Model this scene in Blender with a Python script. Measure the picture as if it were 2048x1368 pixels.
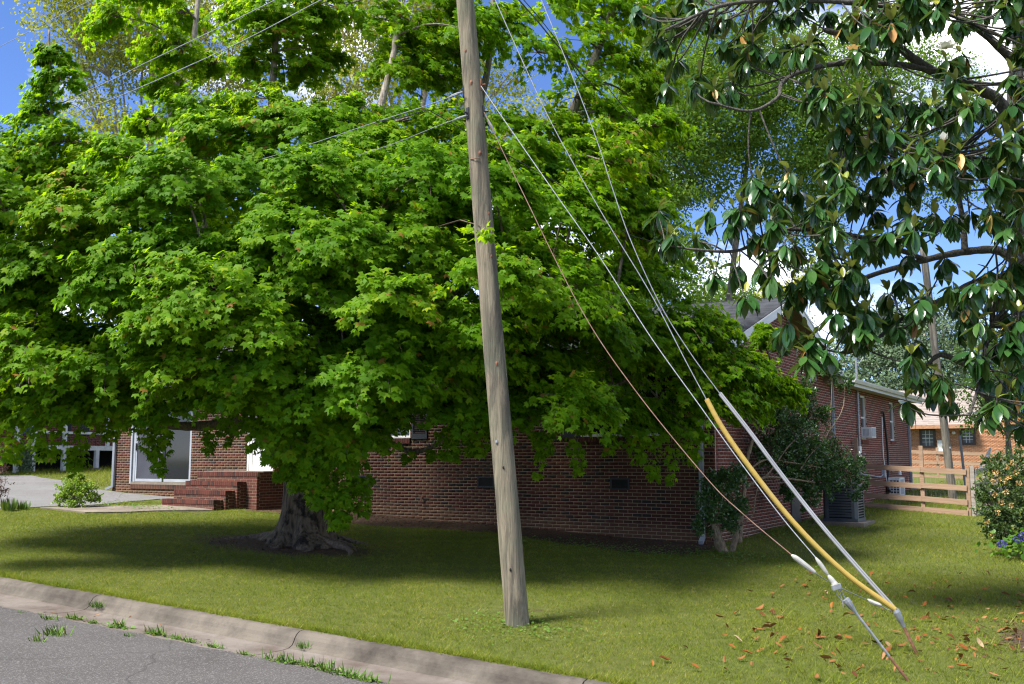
import bpy, math, random
import numpy as np
from mathutils import Matrix, Vector

for o in list(bpy.data.objects):
    bpy.data.objects.remove(o)
SC = bpy.context.scene
COL = SC.collection
RNG = np.random.default_rng(7)
random.seed(7)

# ------------------------------------------------------------------ camera
# world X runs along the front of the brick house, Y goes into it, its near corner is the origin
CAM = np.array([6.748, -18.43, 1.626])
YAW = math.radians(31.482)
PITCH = math.atan(233 / 2000.0)
cd = bpy.data.cameras.new('camera')
cd.sensor_width = 36.0
cd.lens = 36.0 * 2000 / 2048
cd.clip_end = 2000
cam = bpy.data.objects.new('camera', cd)
COL.objects.link(cam)
cam.location = CAM
cam.rotation_euler = (math.pi / 2 + PITCH, 0, YAW)
SC.camera = cam
_R = np.array([math.cos(YAW), math.sin(YAW), 0])
_Fh = np.array([-math.sin(YAW), math.cos(YAW), 0])
_F = _Fh * math.cos(PITCH) + np.array([0, 0, math.sin(PITCH)])
_U = -_Fh * math.sin(PITCH) + np.array([0, 0, math.cos(PITCH)])


def at(x, y, D):
    """point of the place seen towards (x, y) of the photograph at horizontal distance D in front of the camera"""
    r = _F + _R * (x - 1024) / 2000 + _U * (684 - y) / 2000
    return CAM + r * (D / float(r @ _Fh))


def gz(u, w):
    u = np.clip(u, -45, 30)
    w = np.clip(w, -10.2, 60)
    return -0.0398 * u + 0.0248 * w


def onground(x, y, dz=0.0):
    r = _F + _R * (x - 1024) / 2000 + _U * (684 - y) / 2000
    k = np.array([-0.0398, 0.0248])
    t = (k @ CAM[:2] + dz - CAM[2]) / (r[2] - k @ r[:2])
    return CAM + r * t


# ------------------------------------------------------------------ light
SUN_EL, SUN_AZ = 57.0, 243.0            # azimuth: degrees anticlockwise from +X towards the sun
SUN_STRENGTH, SUN_ANGLE = 3.2, 16.0
SKY_STRENGTH = 0.07
EXPOSURE = 1.85
sun_d = bpy.data.lights.new('sun', 'SUN')
sun_d.energy = SUN_STRENGTH
sun_d.angle = math.radians(SUN_ANGLE)
sun_d.color = (1.0, 0.955, 0.87)
sun = bpy.data.objects.new('sun', sun_d)
COL.objects.link(sun)
ts = Vector((math.cos(math.radians(SUN_EL)) * math.cos(math.radians(SUN_AZ)),
             math.cos(math.radians(SUN_EL)) * math.sin(math.radians(SUN_AZ)), math.sin(math.radians(SUN_EL))))
sun.rotation_euler = ts.to_track_quat('Z', 'Y').to_euler()
sun.location = (0, 0, 40)

world = bpy.data.worlds.new('World')
SC.world = world
world.use_nodes = True
wn, wl = world.node_tree.nodes, world.node_tree.links
wn.clear()
sky = wn.new('ShaderNodeTexSky')
sky.sky_type = 'NISHITA'
sky.sun_disc = False
sky.sun_elevation = math.radians(SUN_EL)
sky.sun_rotation = math.radians(90 - SUN_AZ)
sky.air_density = 0.7
sky.dust_density = 0.0
sky.ozone_density = 2.5
tc = wn.new('ShaderNodeTexCoord')
mp = wn.new('ShaderNodeMapping')
mp.inputs['Scale'].default_value = (1.0, 1.0, 2.6)
mp.inputs['Location'].default_value = (8.8, 2.9, 0.5)
nz = wn.new('ShaderNodeTexNoise')
nz.inputs['Scale'].default_value = 2.6
nz.inputs['Detail'].default_value = 7
nz.inputs['Roughness'].default_value = 0.58
cr = wn.new('ShaderNodeValToRGB')
cr.color_ramp.elements[0].position = 0.50
cr.color_ramp.elements[1].position = 0.64
mx = wn.new('ShaderNodeMix')
mx.data_type = 'RGBA'
cl = wn.new('ShaderNodeRGB')
cl.outputs[0].default_value = (11.5, 11.6, 12.0, 1)
bg = wn.new('ShaderNodeBackground')
bg.inputs[1].default_value = SKY_STRENGTH
wo = wn.new('ShaderNodeOutputWorld')
wl.new(tc.outputs['Generated'], mp.inputs['Vector'])
wl.new(mp.outputs[0], nz.inputs['Vector'])
wl.new(nz.outputs['Fac'], cr.inputs['Fac'])
wl.new(cr.outputs['Color'], mx.inputs['Factor'])
hs = wn.new('ShaderNodeHueSaturation')
hs.inputs['Saturation'].default_value = 1.12
wl.new(sky.outputs[0], hs.inputs['Color'])
tint = wn.new('ShaderNodeMix')
tint.data_type = 'RGBA'
tint.blend_type = 'MULTIPLY'
tint.inputs[0].default_value = 1.0
tint.inputs[7].default_value = (0.88, 0.84, 1.0, 1)
wl.new(hs.outputs[0], tint.inputs[6])
wl.new(tint.outputs[2], mx.inputs['A'])
wl.new(cl.outputs[0], mx.inputs['B'])
wl.new(mx.outputs['Result'], bg.inputs[0])
wl.new(bg.outputs[0], wo.inputs[0])

SC.view_settings.view_transform = 'Standard'
SC.view_settings.look = 'None'
SC.view_settings.exposure = EXPOSURE
SC.view_settings.gamma = 1.0
SC.view_settings.use_curve_mapping = False
SC.cycles.max_bounces = 10
SC.cycles.diffuse_bounces = 7
SC.cycles.glossy_bounces = 3
SC.cycles.transmission_bounces = 8
SC.cycles.transparent_max_bounces = 6
SC.cycles.use_denoising = True
SC.cycles.filter_width = 1.2
SC.cycles.sample_clamp_indirect = 6.0


# ------------------------------------------------------------------ materials
MATS = {}


class NT:
    def __init__(s, name):
        s.m = bpy.data.materials.new(name)
        s.m.use_nodes = True
        s.t = s.m.node_tree
        s.t.nodes.clear()
        s.out = s.t.nodes.new('ShaderNodeOutputMaterial')
        MATS[name] = s.m

    def n(s, kind, **kw):
        nd = s.t.nodes.new('ShaderNode' + kind)
        for k, v in kw.items():
            if k in nd.inputs:
                s.put(nd.inputs[k], v)
            elif isinstance(k, str) and k.startswith('i') and k[1:].isdigit():
                s.put(nd.inputs[int(k[1:])], v)
            else:
                setattr(nd, k, v)
        return nd

    def put(s, sock, v):
        if isinstance(v, bpy.types.NodeSocket):
            s.t.links.new(v, sock)
        elif isinstance(v, bpy.types.Node):
            s.t.links.new(v.outputs[0], sock)
        else:
            sock.default_value = v

    def noise(s, scale, detail=4, rough=0.55, vec=None, dist=0.0):
        nd = s.n('TexNoise', Scale=scale, Detail=detail, Roughness=rough, Distortion=dist)
        if vec is not None:
            s.put(nd.inputs['Vector'], vec)
        return nd.outputs['Fac']

    def coord(s, kind='Object', scale=None):
        c = s.n('TexCoord').outputs[kind]
        if scale is not None:
            m = s.n('Mapping', Scale=scale)
            s.put(m.inputs['Vector'], c)
            return m.outputs[0]
        return c

    def ramp(s, fac, stops, interp='LINEAR'):
        nd = s.n('ValToRGB')
        r = nd.color_ramp
        r.interpolation = interp
        while len(r.elements) < len(stops):
            r.elements.new(0.5)
        for e, (p, c) in zip(r.elements, stops):
            e.position = p
            e.color = (*c, 1) if len(c) == 3 else c
        s.put(nd.inputs[0], fac)
        return nd.outputs[0]

    def mix(s, fac, a, b, mode='MIX'):
        nd = s.n('Mix', data_type='RGBA', blend_type=mode)
        s.put(nd.inputs[0], fac)
        for sock, v in ((nd.inputs[6], a), (nd.inputs[7], b)):
            s.put(sock, (*v, 1) if isinstance(v, tuple) and len(v) == 3 else v)
        return nd.outputs[2]

    def math(s, op, a, b=0.0, c=None):
        nd = s.n('Math', operation=op)
        s.put(nd.inputs[0], a)
        s.put(nd.inputs[1], b)
        if c is not None:
            s.put(nd.inputs[2], c)
        return nd.outputs[0]

    def pr(s, color, rough=0.6, spec=0.5, metal=0.0, bump=None, bstr=0.3, bdist=0.01, **kw):
        b = s.n('BsdfPrincipled')
        s.put(b.inputs['Base Color'], (*color, 1) if isinstance(color, tuple) and len(color) == 3 else color)
        s.put(b.inputs['Roughness'], rough)
        s.put(b.inputs['Specular IOR Level'], spec)
        s.put(b.inputs['Metallic'], metal)
        for k, v in kw.items():
            s.put(b.inputs[k.replace('_', ' ')], v)
        if bump is not None:
            bn = s.n('Bump', Strength=bstr, Distance=bdist)
            s.put(bn.inputs['Height'], bump)
            s.put(b.inputs['Normal'], bn)
        return b.outputs[0]

    def end(s, shader):
        s.t.links.new(shader, s.out.inputs[0])
        return s.m


def plain(name, col, rough=0.6, var=0.12, nscale=6.0, metal=0.0, spec=0.5, bstr=0.15, dirt=None):
    t = NT(name)
    c = t.coord('Object')
    f = t.noise(nscale, 5, 0.6, c)
    f2 = t.noise(nscale * 9, 3, 0.6, c)
    lo = tuple(v * (1 - var * 1.8) for v in col)
    hi = tuple(min(1, v * (1 + var)) for v in col)
    colr = t.ramp(f, [(0.3, lo), (0.7, hi)])
    if dirt:
        g = t.ramp(t.noise(nscale * 0.7, 6, 0.7, c), [(0.5, (0, 0, 0)), (0.72, (1, 1, 1))])
        colr = t.mix(t.math('MULTIPLY', g, 0.55), colr, dirt)
    t.end(t.pr(colr, rough, spec, metal, bump=f2, bstr=bstr, bdist=0.004))
    return t.m


def brick_mat(name, pal, dusty=True, soil=(0.11, 0.055, 0.032)):
    t = NT(name)
    g = t.n('NewGeometry')
    oi = t.n('ObjectInfo')
    cv = t.n('CombineXYZ')
    t.put(cv.inputs[0], t.math('MULTIPLY', g.outputs['Random Per Island'], 91.7))
    t.put(cv.inputs[1], t.math('MULTIPLY', oi.outputs['Random'], 57.3))
    wn_ = t.n('TexWhiteNoise')
    t.put(wn_.inputs['Vector'], cv)
    base = t.ramp(wn_.outputs['Value'], pal)
    pos = g.outputs['Position']
    f = t.noise(55, 4, 0.65, pos)
    base = t.mix(t.math('MULTIPLY', f, 0.5), base, t.mix(1.0, base, (0.45, 0.42, 0.42), 'MULTIPLY'))
    f3 = t.ramp(t.noise(1.1, 4, 0.6, pos), [(0.35, (0, 0, 0)), (0.7, (1, 1, 1))])
    base = t.mix(t.math('MULTIPLY', f3, 0.10), base, (0.20, 0.14, 0.10))
    if dusty:       # clay splashed up by rain on the lowest courses
        sp = t.n('SeparateXYZ')
        t.put(sp.inputs[0], pos)
        h = t.math('ADD', sp.outputs[2], t.math('MULTIPLY', sp.outputs[0], 0.0398))
        h = t.math('ADD', h, t.math('MULTIPLY', t.noise(2.2, 4, 0.6, pos), -0.35))
        k = t.ramp(h, [(0.0, (1, 1, 1)), (0.16, (0, 0, 0))])
        base = t.mix(t.math('MULTIPLY', k, 0.75), base, soil)
    t.end(t.pr(base, 0.85, 0.25, bump=t.noise(160, 3, 0.7, pos), bstr=0.5, bdist=0.004))
    return t.m


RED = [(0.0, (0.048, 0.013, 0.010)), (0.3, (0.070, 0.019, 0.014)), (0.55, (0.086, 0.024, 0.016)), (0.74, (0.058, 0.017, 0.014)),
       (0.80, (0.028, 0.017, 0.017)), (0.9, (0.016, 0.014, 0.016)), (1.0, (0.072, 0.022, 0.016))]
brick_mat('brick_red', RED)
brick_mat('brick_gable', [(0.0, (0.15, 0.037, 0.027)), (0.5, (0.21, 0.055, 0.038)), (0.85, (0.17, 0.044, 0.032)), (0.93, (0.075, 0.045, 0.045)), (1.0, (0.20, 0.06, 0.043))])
brick_mat('brick_step', [(0.0, (0.075, 0.024, 0.017)), (0.4, (0.13, 0.038, 0.026)), (0.75, (0.085, 0.028, 0.021)), (1.0, (0.035, 0.022, 0.02))], dusty=False)
brick_mat('brick_orange', [(0.0, (0.36, 0.16, 0.075)), (0.6, (0.46, 0.22, 0.11)), (1.0, (0.40, 0.18, 0.09))], dusty=False)
brick_mat('brick_neighbour', [(0.0, (0.26, 0.075, 0.05)), (1.0, (0.34, 0.11, 0.075))], dusty=False)

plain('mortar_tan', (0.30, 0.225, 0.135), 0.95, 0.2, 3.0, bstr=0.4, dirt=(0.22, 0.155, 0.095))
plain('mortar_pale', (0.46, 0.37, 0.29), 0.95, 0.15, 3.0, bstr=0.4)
plain('mortar_step', (0.26, 0.20, 0.14), 0.95, 0.2, 3.0, bstr=0.4)
plain('mortar_dark', (0.10, 0.075, 0.055), 0.95, 0.2, 3.0, bstr=0.4)
plain('white_paint', (0.58, 0.58, 0.575), 0.5, 0.06, 2.0, dirt=(0.5, 0.5, 0.46))
plain('grey_metal', (0.29, 0.315, 0.35), 0.45, 0.08, 3.0, dirt=(0.28, 0.29, 0.3))
plain('soffit_tan', (0.42, 0.38, 0.32), 0.7, 0.06, 2.0)
plain('soffit_brown', (0.19, 0.14, 0.10), 0.8, 0.1, 2.0)
plain('black_paint', (0.012, 0.013, 0.016), 0.55, 0.2, 8.0)
plain('dark_void', (0.006, 0.006, 0.006), 0.95, 0.2, 5.0)
plain('galvanised', (0.30, 0.315, 0.34), 0.48, 0.2, 14.0, metal=0.5, dirt=(0.18, 0.185, 0.19))
plain('wire_steel', (0.27, 0.285, 0.31), 0.5, 0.2, 30.0, metal=0.3)
plain('wire_rust', (0.17, 0.085, 0.055), 0.7, 0.25, 12.0, dirt=(0.22, 0.19, 0.17))
plain('rust', (0.20, 0.085, 0.045), 0.85, 0.3, 18.0, bstr=0.5, dirt=(0.32, 0.17, 0.10))
plain('wire_black', (0.014, 0.014, 0.016), 0.55, 0.2, 10.0)
plain('guard_yellow', (0.40, 0.275, 0.055), 0.5, 0.10, 2.5, dirt=(0.36, 0.30, 0.15))
plain('guard_grey', (0.27, 0.275, 0.295), 0.5, 0.10, 2.5, dirt=(0.18, 0.185, 0.195))
plain('sleeve_white', (0.40, 0.39, 0.355), 0.55, 0.08, 9.0, dirt=(0.25, 0.235, 0.19))
plain('condenser_paint', (0.040, 0.052, 0.066), 0.45, 0.12, 4.0, dirt=(0.07, 0.08, 0.085))
plain('unit_white', (0.68, 0.68, 0.65), 0.5, 0.05, 4.0, dirt=(0.45, 0.44, 0.4))
plain('pvc_white', (0.72, 0.72, 0.70), 0.4, 0.05, 5.0)
plain('curtain', (0.30, 0.22, 0.15), 0.9, 0.25, 3.0)
plain('neighbour_frame', (0.055, 0.032, 0.026), 0.6, 0.2, 4.0)
plain('deck_white', (0.62, 0.62, 0.60), 0.7, 0.12, 3.0, dirt=(0.38, 0.38, 0.34))
plain('terracotta', (0.33, 0.17, 0.09), 0.8, 0.2, 8.0)
plain('blue_paint', (0.06, 0.10, 0.30), 0.6, 0.2, 5.0)


def concrete(name, col, dark):
    t = NT(name)
    pos = t.n('NewGeometry').outputs['Position']
    a = t.noise(1.6, 6, 0.65, pos)
    b = t.noise(70, 3, 0.7, pos)
    c = t.ramp(a, [(0.32, dark), (0.62, col)])
    c = t.mix(t.math('MULTIPLY', b, 0.55), c, t.mix(1.0, c, (0.5, 0.48, 0.46), 'MULTIPLY'))
    st = t.ramp(t.noise(4.5, 6, 0.75, pos), [(0.54, (0, 0, 0)), (0.70, (1, 1, 1))])
    c = t.mix(t.math('MULTIPLY', st, 0.5), c, dark)
    t.end(t.pr(c, 0.9, 0.25, bump=t.math('ADD', t.math('MULTIPLY', b, 0.5), t.noise(220, 2, 0.7, pos)), bstr=0.55, bdist=0.006))


concrete('concrete_kerb', (0.15, 0.130, 0.105), (0.046, 0.039, 0.032))
concrete('concrete_gutter', (0.19, 0.165, 0.145), (0.085, 0.062, 0.05))
concrete('concrete_walk', (0.24, 0.205, 0.165), (0.14, 0.115, 0.09))


def asphalt(name, col, dark, speck):
    t = NT(name)
    pos = t.n('NewGeometry').outputs['Position']
    v = t.n('TexVoronoi', Scale=85.0)
    t.put(v.inputs['Vector'], pos)
    c = t.ramp(t.noise(0.9, 6, 0.65, pos), [(0.3, dark), (0.68, col)])
    s1 = t.ramp(t.n('TexWhiteNoise', Vector=v.outputs['Color']).outputs['Value'], [(0.70, (0, 0, 0)), (0.98, (1, 1, 1))])
    c = t.mix(t.math('MULTIPLY', s1, 0.75), c, speck)
    c = t.mix(t.math('MULTIPLY', t.noise(30, 3, 0.7, pos), 0.4), c, dark)
    cv = t.n('TexVoronoi', Scale=0.4, feature='DISTANCE_TO_EDGE')
    wv = t.n('VectorMath', operation='ADD')
    nzc = t.n('TexNoise', Scale=1.4, Detail=5.0)
    t.put(nzc.inputs['Vector'], pos)
    sc_ = t.n('VectorMath', operation='SCALE', Scale=0.5)
    t.put(sc_.inputs[0], nzc.outputs['Color'])
    t.put(wv.inputs[0], pos)
    t.put(wv.inputs[1], sc_.outputs[0])
    t.put(cv.inputs['Vector'], wv.outputs[0])
    k = t.ramp(cv.outputs['Distance'], [(0.0, (1, 1, 1)), (0.012, (0, 0, 0))])
    c = t.mix(t.math('MULTIPLY', k, 0.4), c, (0.03, 0.027, 0.024))
    bm = t.math('SUBTRACT', v.outputs['Distance'], t.math('MULTIPLY', k, 1.5))
    t.end(t.pr(c, 0.88, 0.3, bump=bm, bstr=0.6, bdist=0.006))


asphalt('asphalt_road', (0.078, 0.072, 0.070), (0.048, 0.044, 0.042), (0.18, 0.17, 0.165))
asphalt('asphalt_drive', (0.16, 0.156, 0.156), (0.11, 0.105, 0.10), (0.22, 0.22, 0.22))


def lawn_mat():
    t = NT('lawn_soil')
    pos = t.n('NewGeometry').outputs['Position']
    a = t.noise(0.55, 5, 0.6, pos)
    b = t.noise(9, 5, 0.7, pos)
    c = t.ramp(b, [(0.25, (0.05, 0.056, 0.014)), (0.5, (0.085, 0.105, 0.022)), (0.75, (0.125, 0.135, 0.04))])
    c = t.mix(t.ramp(a, [(0.35, (0, 0, 0)), (0.7, (0.6, 0.6, 0.6))]), c, (0.10, 0.10, 0.026))
    at_ = t.n('Attribute', attribute_name='bare')
    k = t.ramp(t.math('ADD', at_.outputs['Fac'], t.math('MULTIPLY', t.math('SUBTRACT', t.noise(5, 6, 0.7, pos), 0.5), 0.9)),
               [(0.42, (0, 0, 0)), (0.6, (1, 1, 1))])
    soil = t.ramp(t.noise(14, 5, 0.75, pos), [(0.3, (0.035, 0.022, 0.014)), (0.7, (0.105, 0.068, 0.044))])
    c = t.mix(k, c, soil)
    t.end(t.pr(c, 0.95, 0.15, bump=t.noise(60, 4, 0.75, pos), bstr=0.8, bdist=0.03))


lawn_mat()


def leaf_mat(name, stops, trans, tfac=0.35, rough=0.45, spec=0.35, back=None):
    t = NT(name)
    tn = t.n('Attribute', attribute_name='tone').outputs['Fac']
    col = t.ramp(tn, stops)
    tcol = t.ramp(tn, trans)
    if back is not None:
        col = t.mix(t.n('NewGeometry').outputs['Backfacing'], col, back)
    d = t.pr(col, rough, spec)
    tr = t.n('BsdfTranslucent')
    t.put(tr.inputs[0], tcol)
    m = t.n('MixShader')
    t.put(m.inputs[0], tfac)
    t.t.links.new(d, m.inputs[1])
    t.t.links.new(tr.outputs[0], m.inputs[2])
    t.end(m.outputs[0])


leaf_mat('leaf_maple', [(0.0, (0.055, 0.145, 0.005)), (0.45, (0.095, 0.205, 0.006)), (0.8, (0.155, 0.265, 0.008)), (0.93, (0.21, 0.28, 0.012)), (0.97, (0.26, 0.18, 0.05)), (1.0, (0.22, 0.10, 0.03))],
         [(0.0, (0.20, 0.42, 0.005)), (0.8, (0.38, 0.58, 0.008)), (1.0, (0.5, 0.45, 0.03))], 0.5, 0.55, 0.10)
leaf_mat('leaf_maple_bright', [(0.0, (0.045, 0.12, 0.018)), (0.5, (0.075, 0.175, 0.022)), (1.0, (0.14, 0.24, 0.03))],
         [(0.0, (0.13, 0.30, 0.015)), (1.0, (0.30, 0.45, 0.03))], 0.40, 0.45, 0.3)
leaf_mat('leaf_yellow_green', [(0.0, (0.10, 0.15, 0.02)), (0.5, (0.16, 0.205, 0.026)), (0.9, (0.25, 0.25, 0.04)), (1.0, (0.30, 0.18, 0.04))],
         [(0.0, (0.30, 0.40, 0.02)), (1.0, (0.52, 0.48, 0.04))], 0.45, 0.6, 0.15)
leaf_mat('leaf_mid_tree', [(0.0, (0.05, 0.115, 0.018)), (0.6, (0.085, 0.165, 0.022)), (1.0, (0.16, 0.20, 0.03))],
         [(0.0, (0.15, 0.32, 0.015)), (1.0, (0.34, 0.45, 0.03))], 0.45, 0.6, 0.15)
leaf_mat('leaf_far_wood', [(0.0, (0.07, 0.12, 0.065)), (0.6, (0.11, 0.17, 0.085)), (1.0, (0.17, 0.23, 0.12))],
         [(0.0, (0.10, 0.18, 0.07)), (1.0, (0.2, 0.27, 0.11))], 0.3, 0.6, 0.3)
leaf_mat('leaf_lime', [(0.0, (0.22, 0.26, 0.03)), (1.0, (0.38, 0.38, 0.05))], [(0.0, (0.4, 0.45, 0.03)), (1.0, (0.6, 0.55, 0.05))], 0.4, 0.6, 0.2)
leaf_mat('leaf_holly', [(0.0, (0.028, 0.078, 0.016)), (0.6, (0.046, 0.115, 0.022)), (0.93, (0.09, 0.17, 0.03)), (1.0, (0.22, 0.19, 0.03))],
         [(0.0, (0.04, 0.12, 0.01)), (1.0, (0.10, 0.20, 0.02))], 0.18, 0.28, 0.6)
leaf_mat('leaf_azalea', [(0.0, (0.09, 0.17, 0.02)), (0.5, (0.17, 0.28, 0.03)), (1.0, (0.27, 0.38, 0.05))],
         [(0.0, (0.2, 0.35, 0.02)), (1.0, (0.4, 0.5, 0.04))], 0.35, 0.5, 0.3)
leaf_mat('leaf_brown_dry', [(0.0, (0.05, 0.025, 0.016)), (1.0, (0.13, 0.07, 0.045))], [(0.0, (0.08, 0.04, 0.02)), (1.0, (0.14, 0.08, 0.04))], 0.2, 0.8, 0.2)
leaf_mat('leaf_flowering', [(0.0, (0.04, 0.075, 0.025)), (0.7, (0.07, 0.12, 0.035)), (1.0, (0.12, 0.15, 0.04))],
         [(0.0, (0.08, 0.16, 0.02)), (1.0, (0.16, 0.24, 0.03))], 0.3, 0.45, 0.35)
leaf_mat('petal_faded', [(0.0, (0.46, 0.27, 0.09)), (1.0, (0.62, 0.42, 0.18))], [(0.0, (0.5, 0.3, 0.1)), (1.0, (0.6, 0.4, 0.15))], 0.3, 0.7, 0.2)
leaf_mat('petal_blue', [(0.0, (0.05, 0.045, 0.22)), (1.0, (0.10, 0.085, 0.32))], [(0.0, (0.1, 0.08, 0.5)), (1.0, (0.2, 0.16, 0.6))], 0.3, 0.6, 0.2)
leaf_mat('petal_white', [(0.0, (0.74, 0.73, 0.66)), (1.0, (0.80, 0.79, 0.74))], [(0.0, (0.6, 0.6, 0.5)), (1.0, (0.7, 0.7, 0.6))], 0.25, 0.5, 0.3)
leaf_mat('grass_blade', [(0.0, (0.066, 0.102, 0.010)), (0.35, (0.118, 0.158, 0.013)), (0.7, (0.185, 0.212, 0.022)), (0.9, (0.25, 0.245, 0.05)), (1.0, (0.38, 0.32, 0.15))],
         [(0.0, (0.17, 0.25, 0.01)), (1.0, (0.40, 0.38, 0.06))], 0.35, 0.7, 0.10)
leaf_mat('weed_green', [(0.0, (0.06, 0.13, 0.02)), (0.8, (0.11, 0.21, 0.03)), (1.0, (0.22, 0.2, 0.07))],
         [(0.0, (0.12, 0.25, 0.015)), (1.0, (0.25, 0.3, 0.04))], 0.3, 0.5, 0.3)


def magnolia_mat(name, top, under, rough, tfac=0.08, spec=0.5):
    t = NT(name)
    oi = t.n('ObjectInfo').outputs['Random']
    tn = t.n('Attribute', attribute_name='tone').outputs['Fac']
    k = t.math('FRACT', t.math('ADD', oi, tn))
    col = t.ramp(k, top)
    col = t.mix(t.n('NewGeometry').outputs['Backfacing'], col, under)
    d = t.pr(col, rough, spec)
    tr = t.n('BsdfTranslucent')
    t.put(tr.inputs[0], t.mix(0.5, col, (0.2, 0.3, 0.03)))
    m = t.n('MixShader')
    t.put(m.inputs[0], tfac)
    t.t.links.new(d, m.inputs[1])
    t.t.links.new(tr.outputs[0], m.inputs[2])
    t.end(m.outputs[0])


magnolia_mat('magnolia_leaf', [(0.0, (0.018, 0.060, 0.016)), (0.6, (0.030, 0.088, 0.020)), (1.0, (0.055, 0.12, 0.026))], (0.065, 0.125, 0.028), 0.21, 0.2)
magnolia_mat('magnolia_young', [(0.0, (0.12, 0.20, 0.022)), (1.0, (0.30, 0.30, 0.03))], (0.20, 0.21, 0.05), 0.32, 0.25)
magnolia_mat('magnolia_old', [(0.0, (0.40, 0.17, 0.04)), (1.0, (0.45, 0.30, 0.05))], (0.30, 0.14, 0.05), 0.5, 0.15)
magnolia_mat('fallen_brown', [(0.0, (0.075, 0.026, 0.010)), (0.4, (0.17, 0.055, 0.012)), (0.75, (0.25, 0.085, 0.018)), (0.92, (0.24, 0.12, 0.05)), (1.0, (0.34, 0.25, 0.15))], (0.20, 0.085, 0.03), 0.6, 0.05, 0.12)


def bark(name, col, dark, scale, stretch, patch=None):
    t = NT(name)
    c = t.n('NewGeometry').outputs['Position']
    m = t.n('Mapping', Scale=(scale, scale, scale * stretch))
    t.put(m.inputs['Vector'], c)
    a = t.noise(1.0, 7, 0.7, m.outputs[0], 0.6)
    v = t.n('TexVoronoi', Scale=1.6)
    t.put(v.inputs['Vector'], m.outputs[0])
    h = t.math('ADD', a, t.math('MULTIPLY', v.outputs['Distance'], 0.45))
    colr = t.ramp(h, [(0.42, dark), (0.85, col)])
    if patch:
        g = t.ramp(t.noise(2.1, 5, 0.65, c), [(0.50, (0, 0, 0)), (0.58, (1, 1, 1))])
        colr = t.mix(t.math('MULTIPLY', g, 0.85), colr, patch)
    t.end(t.pr(colr, 0.92, 0.2, bump=h, bstr=0.9, bdist=0.04))


bark('bark_maple', (0.15, 0.115, 0.082), (0.018, 0.014, 0.011), 13, 0.2, (0.006, 0.0055, 0.0055))
bark('bark_limb', (0.24, 0.205, 0.165), (0.075, 0.06, 0.046), 18, 0.25)
bark('bark_root', (0.17, 0.13, 0.10), (0.055, 0.04, 0.03), 16, 0.5)
bark('bark_pale', (0.36, 0.31, 0.26), (0.13, 0.105, 0.085), 14, 0.25)
bark('bark_magnolia', (0.105, 0.098, 0.085), (0.04, 0.035, 0.03), 22, 0.6)
bark('bark_twig', (0.16, 0.12, 0.085), (0.06, 0.045, 0.03), 40, 0.5)
bark('bark_holly', (0.24, 0.185, 0.12), (0.10, 0.075, 0.05), 22, 0.4)


def pole_mat(name, light, dark, green):
    t = NT(name)
    c = t.coord('Object')
    m = t.n('Mapping', Scale=(22, 22, 1.1))
    t.put(m.inputs['Vector'], c)
    a = t.noise(1.0, 8, 0.72, m.outputs[0], 1.2)
    m2 = t.n('Mapping', Scale=(60, 60, 1.6))
    t.put(m2.inputs['Vector'], c)
    b = t.noise(1.0, 5, 0.7, m2.outputs[0], 0.4)
    m3 = t.n('Mapping', Scale=(7, 7, 0.8))
    t.put(m3.inputs['Vector'], c)
    st = t.ramp(t.noise(1.0, 6, 0.65, m3.outputs[0], 0.8), [(0.44, (0, 0, 0)), (0.58, (1, 1, 1))])
    h = t.math('ADD', a, t.math('MULTIPLY', b, 0.5))
    colr = t.ramp(h, [(0.42, dark), (0.62, tuple((x + y) / 2 for x, y in zip(light, dark))), (0.85, light)])
    colr = t.mix(t.math('MULTIPLY', st, 0.7), colr, (0.045, 0.043, 0.038))
    g2 = t.ramp(t.noise(2.6, 4, 0.6, c), [(0.45, (0, 0, 0)), (0.7, (1, 1, 1))])
    colr = t.mix(t.math('MULTIPLY', g2, 0.35), colr, green)
    t.end(t.pr(colr, 0.92, 0.2, bump=h, bstr=0.8, bdist=0.03))


pole_mat('pole_wood', (0.26, 0.220, 0.155), (0.070, 0.058, 0.042), (0.13, 0.155, 0.10))
pole_mat('pole_wood_far', (0.20, 0.18, 0.145), (0.09, 0.08, 0.065), (0.11, 0.115, 0.09))


def plank_mat(name, light, dark):
    t = NT(name)
    c = t.coord('Object')
    oi = t.n('ObjectInfo').outputs['Random']
    m = t.n('Mapping', Scale=(2.2, 12, 26))
    t.put(m.inputs['Vector'], c)
    t.put(m.inputs['Location'], t.n('CombineXYZ', i0=t.math('MULTIPLY', oi, 40.0)))
    a = t.noise(1.0, 6, 0.65, m.outputs[0], 0.6)
    colr = t.ramp(a, [(0.3, dark), (0.7, light)])
    colr = t.mix(t.math('MULTIPLY', oi, 0.35), colr, dark)
    t.end(t.pr(colr, 0.85, 0.25, bump=a, bstr=0.4, bdist=0.01))


plank_mat('fence_wood', (0.36, 0.245, 0.165), (0.22, 0.145, 0.095))
plank_mat('fence_grey', (0.34, 0.30, 0.26), (0.20, 0.175, 0.15))


def glass_mat(name, tint, rough=0.06):
    t = NT(name)
    c = t.coord('Object')
    f = t.noise(1.2, 3, 0.5, c)
    t.end(t.pr(tint, rough, 0.4, bump=f, bstr=0.02, bdist=0.02))


glass_mat('glass_dark', (0.012, 0.014, 0.016))
glass_mat('glass_grey', (0.10, 0.115, 0.13), 0.12)


def screen_mat():
    t = NT('insect_screen')
    c = t.coord('Object')
    f = t.noise(0.9, 3, 0.5, c)
    t.end(t.pr(t.ramp(f, [(0.3, (0.035, 0.038, 0.048)), (0.7, (0.06, 0.064, 0.078))]), 0.75, 0.25, bump=t.noise(400, 1, 0.5, c), bstr=0.2, bdist=0.001))


screen_mat()


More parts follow.
